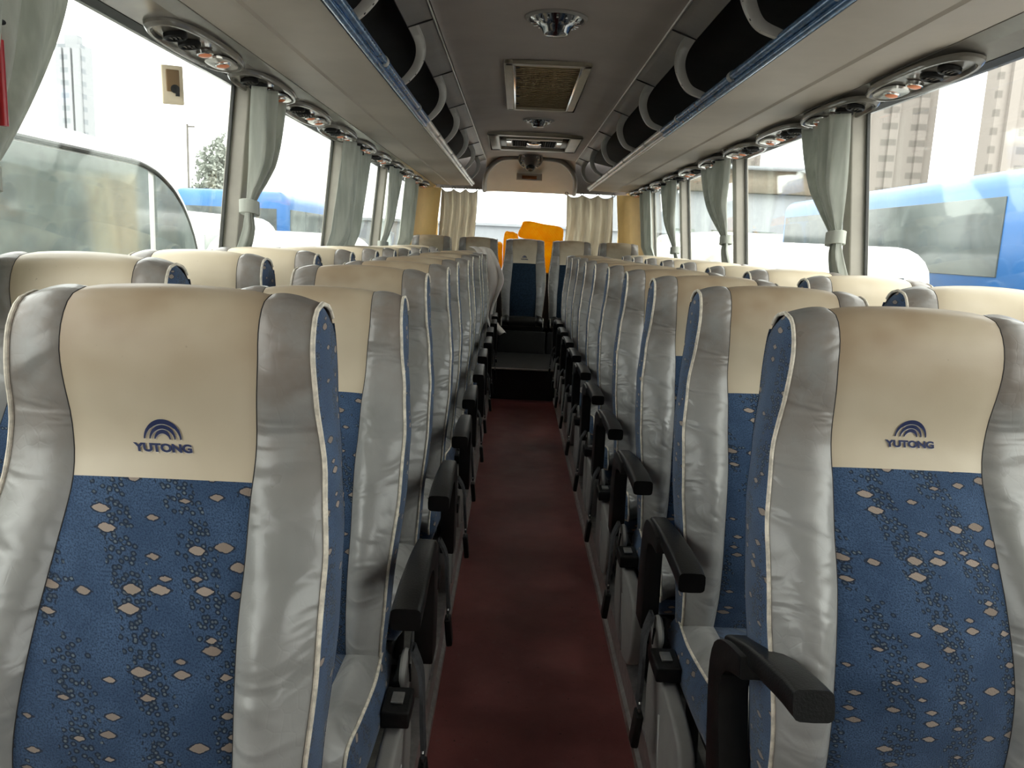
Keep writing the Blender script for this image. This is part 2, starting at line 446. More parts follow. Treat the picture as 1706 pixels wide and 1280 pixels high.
# arched dark surround of the hood
pth = [(CX-.535, 9.88, 2.03), (CX-.53, 9.7, 2.12), (CX-.50, 9.55, 2.22), (CX-.40, 9.42, 2.32), (CX-.28, 9.37, 2.365), (CX, 9.36, 2.375), (CX+.28, 9.37, 2.365), (CX+.40, 9.42, 2.32), (CX+.50, 9.55, 2.22), (CX+.53, 9.7, 2.12), (CX+.535, 9.88, 2.03)]
b = MB(); b.tube(cr(pth, 50), .028, 10); struct(b.build('trim_6', MAT['rackupper']), 'dark arched moulding around the rear hood')
# dim display pocket on the hood
b = MB(); b.box((CX-.01, 9.62, 2.185), (.30, .02, .10), Matrix.Rotation(R(-36), 3, 'X'))
o = b.build('display_box', MAT['rackpanel'], bevel=.012); tag(o, 'small display box recessed in the rear hood behind the dome lamp', 'display')
b = MB(); b.box((CX-.01, 9.605, 2.18), (.17, .012, .045), Matrix.Rotation(R(-36), 3, 'X')); b.build('amber_screen', plain('amber_screen', (.24, .07, .015), .2), o)

# ------------------------------------------------------------ luggage racks
RL = 9.55
def rack(side, s):
    root = empty('luggage_rack', 'long %s overhead luggage rack with %s' % (side, 'blue film on its rail, above the left windows' if s < 0 else 'blue film on its rail, above the right windows'), 'luggage rack', (CX, 0, 0), 0, 'overhead luggage racks')
    X = lambda p: s*p
    # geometry per side so that both edges sit where the photograph shows them
    po = 1.105 if s < 0 else 1.152; pr = .658 if s < 0 else .682; pc = .515 if s < 0 else .503
    def P(poly, name, m, y0=Y0, y1=RL, bev=0): 
        b = MB(); b.prism([(X(p), z) for p, z in poly], 1, y0, y1); return b.build(name, m, root, smooth=False, bevel=bev)
    mid = (po + pr)/2
    P([(po, 2.06), (mid+.05, 2.052), (mid+.04, 2.046), (mid+.028, 2.052), (pr+.03, 2.058), (pr+.03, 2.072), (po, 2.075)], 'underside_panel', MAT['rackpanel'])
    P([(po-.03, 2.08), (po-.08, 2.30), (pc+.15, 2.385), (pc+.12, 2.40), (po, 2.32), (po+.1, 2.08)], 'back_lining', MAT['rackdark'])
    P([(po-.03, 2.074), (pr+.05, 2.070), (pr+.05, 2.078), (po-.03, 2.082)], 'tray', MAT['rackdark'])
    P([(pc, 2.352), (pc+.03, 2.345), (pc+.11, 2.315), (pc+.12, 2.325), (pc+.06, 2.375), (pc, 2.372)], 'upper_panel', MAT['rackupper'])
    # rail: lip plus round tube; film covered in front, bare behind
    for (a, b_, m, nm) in ((Y0, 4.75, 'railblue', 'film_covered_rail'), (4.75, RL, 'railwhite', 'bare_rail')):
        q = MB(); q.tube([(X(pr), a, 2.088), (X(pr), b_, 2.088)], .017, 14); q.tube([(X(pr+.012), a, 2.063), (X(pr+.012), b_, 2.063)], .013, 12)
        q.box((X(pr+.03), (a+b_)/2, 2.078), (.03, b_-a, .03)); r_ = q.build(nm, MAT[m], root)
        r_['label'] = 'rail wrapped in blue film' if m == 'railblue' else 'bare pale metal rail'
    q = MB(); q.tube([(X(pc-.003), Y0, 2.352), (X(pc-.003), 9.4, 2.352)], .006, 8); q.build('edge_strip', MAT['railwhite'], root)
    # arches
    for k in range(9):
        y = 1.62 + 1.055*k
        prof = cr([(pc+.085, 2.330), (pc+.060, 2.275), (pc+.056, 2.22), (pc+.075, 2.165), (pc+.11, 2.12), (pr-.004, 2.094)], 22)
        q = MB(); rows = []
        for i, pp in enumerate(prof):
            t = i/21; wy = .017 + .055*(1-t)**3.5; th = .010 + .008*(1-t)
            a = prof[max(0, i-1)]; c_ = prof[min(21, i+1)]; tg = (c_-a).normalized(); nrm = Vector((-tg[1], tg[0]))
            if nrm[0] < 0: nrm = -nrm
            pts = []
            for (dy_, dn) in ((-1, -.2), (-.7, -1), (.7, -1), (1, -.2), (1, 1.6), (-1, 1.6)):
                pts.append((X(pp[0] + nrm[0]*dn*th), y + dy_*wy, pp[1] + nrm[1]*dn*th))
            rows.append(pts)
        q.grid(rows, close=True); ar = q.build('arch', MAT['arch'], root)
        if k in (1, 2):
            h = MB()
            for zz in (2.14, 2.19, 2.115):
                pp = min(prof, key=lambda v: abs(v[1]-zz)); h.lathe([(.0045, 0), (.0045, .004), (0, .004)], (X(pp[0]-.010), y-.006, pp[1]-.002), (-s*.8, 0, -.5), 8)
            h.build('screw_hole', MAT['seam'], ar)
        q = MB(); q.prism([(X(pc+.004), 2.351), (X(pc+.035), 2.342), (X(pc+.112), 2.313), (X(pc+.112), 2.309), (X(pc+.03), 2.336), (X(pc+.004), 2.346)], 1, y-.078, y-.074); q.build('panel_joint', MAT['seam'], root, smooth=False)
        q = MB(); q.box((X(pr+.085), y-.16, 2.135), (.012, .17, .10), Matrix.Rotation(s*R(8), 3, 'Y')); q.build('bracket_plate', MAT['greyplastic'], root, bevel=.006)
        q = MB(); q.tube([(X(pr), y-.5, 2.088), (X(pr), y-.46, 2.088)], .0195, 12); q.build('rail_clip', MAT['arch'], root)
    return root
for side, s in (('left', -1), ('right', 1)): rack(side, s)

# window head panels below the racks, carrying the lamp pods
for side, s in (('left', -1), ('right', 1)):
    po = 1.105 if s < 0 else 1.152
    b = MB(); b.prism([(CX+s*(po+.003), 2.058), (CX+s*(po+.05), 2.040), (CX+s*1.275, 2.020), (CX+s*1.30, 2.028), (CX+s*1.30, 2.08), (CX+s*po, 2.075)], 1, Y0, Y1)
    struct(b.build('trim_%d' % (7 if s < 0 else 8), MAT['podpanel'], smooth=False), 'glossy panel above the %s windows' % side)
def pod():
    root = empty('reading_light_pod', '', 'reading light', group='reading light and air vent pods above the windows')
    n = 40
    def ell(a, b_, z, e=2.6):
        out = []
        for k in range(n):
            t = 2*PI*k/n; c_, s_ = math.cos(t), math.sin(t)
            out.append((a*math.copysign(abs(c_)**(2/e), c_), b_*math.copysign(abs(s_)**(2/e), s_), z))
        return out
    b = MB(); b.grid([ell(.082, .350, 0), ell(.082, .350, -.010), ell(.076, .338, -.019), ell(.068, .326, -.019), ell(.062, .312, -.006)], close=True)
    k0 = len(b.v); b.v += ell(.062, .312, -.006); b.f.append(tuple(range(k0, k0+n)))
    b.build('housing', MAT['pod'], root)
    b = MB(); b.grid([ell(.046, .10, -.010), ell(.044, .098, -.018), ell(.02, .05, -.020)], close=True); k0 = len(b.v); b.v += ell(.02, .05, -.020); b.f.append(tuple(range(k0, k0+n)))
    p = b.build('lamp_plate', MAT['pearl'], root); p.location = (0, .20, 0)
    for y in (-.20, -.09):
        b = MB(); b.lathe([(.036, -.010), (.036, -.022), (.030, -.027), (.026, -.020), (.0, -.014)], (0, y, 0)); b.build('air_nozzle', MAT['black'], root)
        b = MB()
        for k in (-1, 0, 1): b.box((k*.013, y, -.022), (.003, .045, .006))
        b.build('nozzle_vane', MAT['pod'], root)
    for y in (.03, .20):
        b = MB(); b.lathe([(.022, -.010), (.022, -.026), (.014, -.030), (0, -.031)], (.004, y, 0)); b.build('lamp_lens', MAT['orange'], root)
        b = MB(); b.lathe([(.028, -.010), (.028, -.022), (.023, -.024)], (.004, y, 0)); b.build('lamp_ring', MAT['chrome'], root)
    return root
ORD = ['first', 'second', 'third', 'fourth', 'fifth', 'sixth', 'seventh', 'eighth', 'ninth', 'tenth', 'eleventh', 'twelfth', 'thirteenth']
pod0 = None
for s in (-1, 1):
    for k in range(10):
        y = 2.86 + .71*k
        if pod0 is None: pod0 = pod(); p = pod0
        else: p = dup(pod0)
        p.location = (CX + s*1.215, y, 2.030)
        p.rotation_euler = (0, R(8)*s, 0)
        p['label'] = 'oval lamp and air vent pod above %s windows, %s from camera' % ('left' if s < 0 else 'right', ORD[k])

# ------------------------------------------------------------ ceiling fittings
def zc(x): 
    a = math.asin(max(-1, min(1, (x-CX)/.50))); return 2.345 + .045*math.cos(a)
def hatch():
    root = empty('air_return_grille', 'large rectangular beige air grille in the ceiling between the round lamps', 'air vent', (CX+.01, 5.28, 2.388))
    b = MB(); a, c_ = .235, .76
    for (x, y, dx_, dy_) in ((0, -c_+.025, 2*a, .05), (0, c_-.025, 2*a, .05), (-a+.022, 0, .044, 2*c_), (a-.022, 0, .044, 2*c_)): b.box((x, y, -.012), (dx_, dy_, .024))
    b.build('frame', MAT['ventframe'], root, bevel=.005)
    b = MB(); b.box((0, 0, -.002), (2*a-.08, 2*c_-.09, .006)); b.build('backing', MAT['vent'], root)
    b = MB()
    for k in range(30): b.box((0, -c_+.07+k*(2*c_-.14)/29, -.010), (2*a-.088, .018, .003), Matrix.Rotation(R(22), 3, 'X'))
    b.build('grille', MAT['vent'], root, smooth=False)
    for s in (-1, 1):
        b = MB(); b.box((s*(a-.052), 0, -.020), (.014, 2*c_-.10, .010)); b.build('side_rail', MAT['chrome'], root, bevel=.003)
    for k in range(5):
        b = MB(); b.box((-a+.066, -c_+.12+k*.29, -.016), (.03, .02, .008)); b.build('clip', MAT['seam'], root)
    return root
hatch()
def vent2():
    root = empty('air_outlet_panel', 'wide beige ceiling vent panel with chrome louvres near the rear', 'air vent', (CX+.0, 7.92, 2.385))
    b = MB(); a, c_ = .42, .60
    for (x, y, dx_, dy_) in ((0, -c_+.05, 2*a, .10), (0, c_-.05, 2*a, .10), (-a+.05, 0, .10, 2*c_), (a-.05, 0, .10, 2*c_)): b.box((x, y, -.016), (dx_, dy_, .032))
    b.build('frame', MAT['ventframe'], root, bevel=.008)
    b = MB(); b.box((0, 0, -.004), (2*a-.18, 2*c_-.18, .006)); b.build('recess', MAT['black'], root)
    b = MB(); b.box((0, 0, -.014), (.52, .56, .02)); b.build('centre_plate', MAT['ventframe'], root, bevel=.006)
    for s in (-1, 1):
        b = MB()
        for i in range(7): 
            b.box((s*.13 + (i-3)*.022, 0, -.028), (.004, .42, .008))
            b.box((s*.13, (i-3)*.065, -.028), (.15, .004, .008))
        b.build('louvre', MAT['seam'], root, smooth=False)
    b = MB(); b.lathe([(.07, -.02), (.07, -.04), (.05, -.05), (0, -.052)], (0, -.1, 0)); b.box((0, .12, -.03), (.14, .2, .02)); b.build('chrome_knob', MAT['chrome'], root, bevel=0)
    for s in (-1, 1):
        b = MB(); b.box((s*.235, 0, -.027), (.05, .40, .012)); b.build('side_strip', MAT['pearl'], root, bevel=.004)
    return root
vent2()
def dome(name_label, loc, r, axis=(0, 0, -1), deep=1.0):
    root = empty('dome_lamp', name_label, 'ceiling lamp', loc, 0, 'round ceiling lamps')
    ax = Vector(axis)
    q = ax.to_track_quat('Z', 'Y'); root.rotation_mode = 'QUATERNION'; root.rotation_quaternion = q
    b = MB(); b.lathe([(r*1.06, -.012), (r*1.06, .002), (r*1.0, .010), (r*.93, .008), (r*.90, .0)], (0, 0, 0), n=40); b.build('rim', MAT['rackupper'], root)
    b = MB(); b.lathe([(r*.90, .002), (r*.82, .012*deep), (r*.64, .030*deep), (r*.50, .052*deep), (r*.42, .075*deep), (r*.36, .082*deep), (0, .085*deep)], (0, 0, 0), n=40); rf = b.build('reflector', MAT['darkchrome'], root)
    for k in range(16):
        b = MB(); a = 2*PI*k/16; b.box((math.cos(a)*r*.72, math.sin(a)*r*.72, .026*deep), (r*.22, r*.07, .006), Matrix.Rotation(a, 3, 'Z'))
        b.build('flute', MAT['chrome'], rf, bevel=.002)
    b = MB(); b.box((0, r*.80, .022*deep), (r*.55, r*.16, .008)); b.box((-r*.6, r*.62, .022*deep), (r*.22, r*.16, .008), Matrix.Rotation(R(40), 3, 'Z')); b.build('highlight_plate', MAT['chrome'], root, bevel=.003)
    return root
MAT['darkchrome'] = plain('dark_chrome', (.33, .34, .35), .14, 1.0, var=.05)
dome('large round chrome ceiling lamp nearest the camera, ahead of the grille', (CX+.012, 3.70, zc(CX)-.004), .128, deep=.85)
dome('round chrome ceiling lamp just behind the long grille', (CX+.01, 6.62, zc(CX)-.004), .118, deep=.62)
dome('bulging chrome dome lamp hanging in front of the rear hood', (CX-.01, 9.22, zc(CX)-.04), .13, (0, -.75, -.65), 2.0)

# ------------------------------------------------------------ side windows, pillars
PIL = [-.05, 1.78, 3.53, 5.36, 7.12, 8.88]
wi = 1
for s in (-1, 1):
    side = 'left' if s < 0 else 'right'
    X = lambda z, t=0: CX + s*(wall_half(z) + t)
    for k in range(len(PIL)):
        ya = PIL[k]; yb = PIL[k+1] if k+1 < len(PIL) else 9.35
        g = MB(); g.add([(X(SILL, .045), ya, SILL-.02), (X(2.03, .045), ya, 2.03), (X(2.03, .045), yb, 2.03), (X(SILL, .045), yb, SILL-.02),
                         (X(SILL, .050), ya, SILL-.02), (X(2.03, .050), ya, 2.03), (X(2.03, .050), yb, 2.03), (X(SILL, .050), yb, SILL-.02)],
                        [(0,1,2,3), (7,6,5,4), (0,4,5,1), (1,5,6,2), (2,6,7,3), (3,7,4,0)])
        o = struct(g.build('window_%d' % wi, MAT['glass'], smooth=False), 'tall %s side window' % side)
        q = MB()
        for y in (ya+.012, yb-.012): q.add([(X(z, t), y+e, z) for z in (SILL, 2.03) for t in (.047, .058) for e in (-.006, .006)], [(0,1,3,2), (4,6,7,5), (0,4,5,1), (2,3,7,6), (0,2,6,4), (1,5,7,3)])
        q.add([(X(2.03, t), y, z) for y in (ya, yb) for t in (.0, .055) for z in (2.018, 2.03)], [(0,1,3,2), (4,6,7,5), (0,4,5,1), (2,3,7,6), (0,2,6,4), (1,5,7,3)])
        q.build('window_gasket', MAT['gasket'], o, smooth=False)
        wi += 1
ti = 9
for s in (-1, 1):
    X = lambda z, t=0: CX + s*(wall_half(z) + t)
    for k, y in enumerate(PIL):
        b = MB(); wdt = .085
        b.add([(X(z, t), y+e, z) for z in (SILL, 2.03) for t in (-.012, .07) for e in (0, wdt)], [(0,1,3,2), (4,6,7,5), (0,4,5,1), (2,3,7,6), (0,2,6,4), (1,5,7,3)])
        o = struct(b.build('trim_%d' % ti, MAT['pillar'], bevel=.008), 'window pillar on the %s side' % ('left' if s < 0 else 'right')); ti += 1
        b = MB(); b.add([(X(z, t), y+e, z) for z in (SILL, 2.03) for t in (.050, .06) for e in (-.016, 0)], [(0,1,3,2), (4,6,7,5), (0,4,5,1), (2,3,7,6), (0,2,6,4), (1,5,7,3)])
        b.build('pillar_gasket', MAT['gasket'], o, smooth=False)
    # tan lined rear corner with a rounded edge
    b = MB(); rows = []
    for z in [SILL-.1 + (2.04-SILL+.1)*i/8 for i in range(9)]:
        pts = [(X(z, -.01), 9.05), (X(z, -.012), 9.4), (X(z, -.03), 9.65), (X(z, -.10), 9.84), (X(z, -.22), 9.93)]
        rows.append([(p[0], p[1], z) for p in cr(pts, 14)])
    b.grid(rows); struct(b.build('wall_corner', MAT['tan']), 'tan lined rear corner panel on the %s' % ('left' if s < 0 else 'right'))
g = MB(); g.box(((rx0+rx1)/2, RW+.04, (wz0+wz1)/2), (rx1-rx0, .006, wz1-wz0)); struct(g.build('window_%d' % wi, MAT['glass'], smooth=False), 'wide rear window')
# small latch stuck on the second left pane
b = MB(); b.box((0, 0, 0), (.010, .07, .125)); o = b.build('window_latch', plain('aged_ivory_plastic', (.86, .74, .54), .5), bevel=.006)
xx = CX - (wall_half(1.86)+.036)
o.location = (xx+.03, 2.83, 1.895); o.rotation_euler = (R(3), R(6), R(-52)); tag(o, 'small aged ivory latch plate stuck on the left window glass', 'window latch')
b = MB(); b.box((.006, 0, .014), (.006, .042, .07)); b.build('recess', plain('brown_recess', (.24, .15, .07), .6), o, bevel=.003)
b = MB(); b.lathe([(.014, 0), (.014, .006), (.0, .008)], (.008, .005, -.012), (1, 0, 0), 12); b.box((.012, .012, -.02), (.006, .012, .03)); b.build('catch', MAT['blackmetal'], o)
# red hammer in its holder at the near left pillar
t = empty('safety_hammer', 'red emergency hammer in its holder beside the nearest left curtain', 'hammer', (-1.10, 1.735, 1.70))
b = MB(); b.box((0, 0, .03), (.03, .05, .17)); b.box((-.05, .03, .02), (.09, .012, .03)); b.build('holder', MAT['red'], t, bevel=.008)
b = MB(); b.tube([(.022, 0, -.085), (.022, 0, .085)], .009); b.build('handle', MAT['red'], t)
b = MB(); b.tube([(.015, -.03, .125), (.015, .03, .125)], [.006, .012][:1]*2, 10); b.build('hammer_head', MAT['blackmetal'], t)

# ------------------------------------------------------------ curtains
def curtain(s, y0, wtop, label, tie=1.50, ztop=2.0, zbot=1.18, mat='curtain', tied=True, seed=0, wtie=.10, ytie=None, wbot=.24, bow=.5, pleats=6, group='grey green side curtains', lean=0.0):
    """y0: edge at the pillar; the cloth spreads away from the camera (+y)"""
    rnd = random.Random(seed); ph = [rnd.random()*6 for _ in range(4)]
    nu, nv = 72, 44
    root = empty('curtain', label, 'curtain', (0, 0, 0), 0, group)
    ytc = y0 + .12 if ytie is None else ytie
    rows = []
    for j in range(nv+1):
        z = ztop - (ztop-zbot)*j/nv
        if tied:
            if z > tie:
                t = (ztop-z)/(ztop-tie); e = t**(1.0+bow*2)
                a = y0 + (ytc-wtie/2-y0)*t**1.2; c_ = y0+wtop + (ytc+wtie/2-y0-wtop)*e
            else:
                t = (tie-z)/(tie-zbot); e = t**.8
                a = ytc-wtie/2 - .06*e; c_ = ytc+wtie/2 + (wbot-wtie)*.6*e
        else:
            t = (ztop-z)/(ztop-zbot); a = y0 + lean*t + .02*math.sin(3*t+ph[0]); c_ = y0+wtop*(1-.1*t) + lean*t*1.2
        wd = c_-a; row = []
        amp = .040*min(1, .35 + .9*(1 - wd/max(wtop, .01))+.3); low = max(.25, min(1, (z-1.22)/.22)); amp *= low
        for i in range(nu+1):
            u = i/nu
            g = math.sin(u*pleats*2*PI + ph[1] + .5*math.sin(3*u+ph[2])) + .35*math.sin(u*pleats*4*PI+ph[3]+z*2)
            round_ = math.sin(PI*u) + 1.2*math.sin(2*PI*u + .5)
            pin = 1.0 if not tied else .25 + .75*(1-math.exp(-((z-tie)/.16)**2))
            x = CX + s*(wall_half(z) - .028 - (1-pin)*.035 - .012*low - pin*amp*(1+g*.75) - pin*.026*low*round_)
            row.append((x, a + wd*u + .006*math.cos(u*pleats*2*PI+ph[1]), z))
        rows.append(row)
    b = MB(); b.grid(rows); c = b.build('cloth', MAT[mat], root, auto=False)
    m = c.modifiers.new('thickness', 'SOLIDIFY'); m.thickness = .003
    if tied:
        b = MB(); x = CX + s*(wall_half(tie)-.078); loop = []
        rows = []
        for dz_ in (-.028, -.026, .026, .028):
            rr = 1.0 if abs(dz_) < .027 else .9
            rows.append([(x + .040*rr*math.cos(2*PI*k/20), ytc + (wtie/2+.012)*rr*math.sin(2*PI*k/20), tie + dz_ - .008*math.sin(2*PI*k/20)) for k in range(20)])
        b.grid(rows, close=True); b.build('tie_band', MAT[mat], root)
    b = MB()
    for k in range(max(2, pleats-1)):
        yy = y0 + wtop*(k+.5)/(pleats-1); b.tube([(CX+s*(wall_half(ztop)-.06), yy, ztop-.02), (CX+s*(wall_half(ztop)-.06), yy, ztop+.004)], .008, 8)
    b.build('runner', MAT['black'], root)
    return root
curtain(-1, 1.60, .46, 'grey green curtain tied back at the left edge, nearest the camera', tie=1.515, ytie=1.70, wtie=.14, bow=.30, seed=1, pleats=3)
curtain(-1, 3.38, .47, 'grey curtain gathered with a tie band at the second left pillar', tie=1.52, ytie=3.45, seed=2, bow=.30, pleats=5, wtie=.085, wbot=.22)
curtain(-1, 5.05, .88, 'loose straight pale curtain on the left beyond the tied one', tied=False, seed=3, pleats=4, lean=-.06)
curtain(-1, 6.78, .85, 'crumpled curtain bunched and sagging towards the left rear', tie=1.36, ytie=6.98, seed=4, bow=.15, wtie=.28, pleats=4)
curtain(-1, 7.95, .95, 'straight pale green curtain beside the left tan corner panel', tied=False, seed=5, pleats=5)
curtain(1, 3.42, .52, 'grey green curtain tied at the right pillar nearest the camera', tie=1.50, ytie=3.52, seed=6, bow=.25, pleats=5, wtie=.085, wbot=.22)
curtain(1, 5.18, .80, 'tied curtain at the second right pillar beside the far vehicles', tie=1.50, ytie=5.36, seed=7, bow=.25, pleats=5)
curtain(1, 6.92, .80, 'third tied curtain on the right, before the straight one', tie=1.42, ytie=7.1, seed=8, bow=.25, pleats=5, wtie=.14)
curtain(1, 8.28, .62, 'straight pale curtain beside the right tan corner panel', tied=False, seed=9, pleats=3)

def rear_curtain(x0, x1, label, zt, zb, seed, sag):
    rnd = random.Random(seed); ph = [rnd.random()*6 for _ in range(5)]
    root = empty('curtain', label, 'curtain', (0, 0, 0), 0, 'beige curtains at the rear window')
    nu, nv = 60, 36; rows = []
    for j in range(nv+1):
        t = j/nv; row = []
        for i in range(nu+1):
            u = i/nu
            hang = .035*abs(math.sin(u*PI*3.0))*(1-t)
            zb_ = zb(u) if callable(zb) else zb
            z = zt - hang + (zb_ - zt)*t
            y = 9.86 - .035*(1+math.sin(u*6.5*2*PI*.7+ph[0]+.8*math.sin(4*t+ph[1]))) - sag*math.sin(PI*u)*t**2 - .02*math.sin(9*t+ph[2]+5*u)*t
            row.append((x0 + (x1-x0)*u + .03*math.sin(2.5*t+ph[3])*t, y, z))
        rows.append(row)
    b = MB(); b.grid(rows); c = b.build('cloth', MAT['beigecurtain'], root, auto=False)
    m = c.modifiers.new('thickness', 'SOLIDIFY'); m.thickness = .003
    b = MB()
    for k in range(4):
        x = x0 + (x1-x0)*k/3.0
        b.tube([(x + .018*math.cos(a), 9.84, zt+.008+.018*math.sin(a)) for a in [2*PI*q/14 for q in range(14)]], .004, 6, closed=True)
    b.build('ring', MAT['blackmetal'], root); b.name = None
    return root
rear_curtain(-.93, -.50, 'beige curtain hanging at the left of the rear window', 2.03, 1.20, 11, .02)
rear_curtain(.56, 1.12, 'beige curtain at the right of the rear window, fallen over the seats', 2.025, lambda u: 1.18 + .10*math.cos(u*5), 12, .10)

# ------------------------------------------------------------ seats
FRONT = [(-.10, .46), (-.125, .52), (-.15, .62), (-.147, .75), (-.105, .88), (-.045, .99), (.0, 1.08), (.008, 1.14), (-.003, 1.21), (-.004, 1.262), (.006, 1.300), (.030, 1.328), (.070, 1.338)]
BACK = [(.0, .46), (-.005, .62), (.03, .80), (.08, .95), (.125, 1.08), (.147, 1.18), (.152, 1.262), (.138, 1.303), (.112, 1.329), (.070, 1.338)]
WI = [(.46, .140), (.75, .143), (.95, .132), (1.06, .126), (1.15, .130), (1.25, .136), (1.34, .134)]
WO = [(.46, .212), (.62, .224), (.84, .240), (.98, .237), (1.08, .225), (1.18, .213), (1.28, .208), (1.34, .206)]
NS = 54; JN = 1.073
def seat_profile():
    f = cr(FRONT, NS); b_ = cr(BACK, NS)
    k = min(range(NS), key=lambda i: abs(f[i][1]-JN)); f[k] = Vector((f[k][0], JN))
    return f, b_, k
PF, PB, KJ = seat_profile()
def pnorm(f, i):
    a = f[max(0, i-1)]; b_ = f[min(len(f)-1, i+1)]; t = (b_-a).normalized()
    return Vector((-t[1], t[0]))      # for an upward path the left-hand normal points to -y
FULL = PF + PB[::-1][1:]
def surf(i, u_abs, sgn, zone):
    """point of the seat-back upholstery. zone 'c': u in -1..1 over the centre; 'b': u in 0..1 over the bolster"""
    p = FULL[i]; n = pnorm(FULL, i); z = p[1]; after = i >= NS
    wi_ = lut(WI, z); wo_ = lut(WO, z) if not after else lut(WO, z)
    body = max(0, min(1, (1.20 - z)/.38)); body = body*body*(3-2*body)
    if zone == 'c':
        x = u_abs*wi_; off = (.004 + .008*body)*(1-u_abs**2) - .002*abs(u_abs)**14
    else:
        x = sgn*(wi_ + (wo_-wi_)*u_abs)
        B = .003 + .024*body
        off = B*math.sin(PI*min(1, u_abs**.8*1.0)) - (.007 + .010*body)*u_abs**2.5 - .002*(1-u_abs)**14
    crown = .008*(x/.2)**2 * max(0, min(1, (z-1.2)/.1))
    return (x, p[0] + n[0]*off, z + n[1]*off - crown)
def text_mesh(txt):
    cu = bpy.data.curves.new('t', 'FONT'); cu.body = txt; cu.size = 1; cu.offset = .05; cu.resolution_u = 6; cu.space_character = 1.0
    ob = bpy.data.objects.new('t', cu); C.objects.link(ob)
    dg = bpy.context.evaluated_depsgraph_get(); dg.update()
    me = bpy.data.meshes.new_from_object(ob.evaluated_get(dg))
    V = [tuple(v.co) for v in me.vertices]; Fc = [tuple(p.vertices) for p in me.polygons]
    bpy.data.objects.remove(ob); bpy.data.curves.remove(cu); bpy.data.meshes.remove(me)
    return V, Fc
TV, TF = text_mesh('YUTONG')
tx0 = min(v[0] for v in TV); tx1 = max(v[0] for v in TV); tz0 = min(v[1] for v in TV); tz1 = max(v[1] for v in TV)
def emblem_parts(off):
    """2D pieces of the emblem (metres, centred on x, z above the seat floor datum)"""
    out = []
    out.append(([((v[0]-tx0)/(tx1-tx0)*.082-.041*1 + ((v[1]-tz0)/(tz1-tz0)-.5)*-.002, 1.110 + (v[1]-tz0)/(tz1-tz0)*.0125) for v in TV], TF))
    for (ro, ri, hz, cz) in ((.0265, .0222, 0, 1.1295), (.0185, .0148, 0, 1.1295), (.0115, .0082, 0, 1.1295)):
        v = []; f = []; n = 26
        for k in range(n+1):
            a = PI*k/n; th = math.sin(a)
            v.append((ro*math.cos(a), cz + ro*1.05*math.sin(a) + .0015*th)); rin = ri + (ro-ri)*.55*(1-th)
            v.append((rin*math.cos(a), cz + ri*1.02*math.sin(a) - .0005))
        for k in range(n): f.append((2*k, 2*k+1, 2*k+3, 2*k+2))
        out.append((v, f))
    return out
def on_seat(x, z, lift):
    for i in range(NS-1):
        if PF[i][1] <= z <= PF[i+1][1]:
            t = (z-PF[i][1])/(PF[i+1][1]-PF[i][1]+1e-9); y = PF[i][0] + (PF[i+1][0]-PF[i][0])*t; n = pnorm(PF, i); break
    wi_ = lut(WI, z); body = max(0, min(1, (1.20 - z)/.38)); body = body*body*(3-2*body); off = (.004+.008*body)*(1-(x/wi_)**2) + lift
    return (x, y + n[0]*off, z + n[1]*off)
CT = [(-.02, .49), (-.12, .497), (-.28, .503), (-.42, .515), (-.52, .527), (-.565, .515), (-.585, .475), (-.575, .43)]
CB = [(-.02, .37), (-.12, .36), (-.28, .355), (-.42, .355), (-.50, .36), (-.54, .37), (-.56, .39), (-.575, .43)]
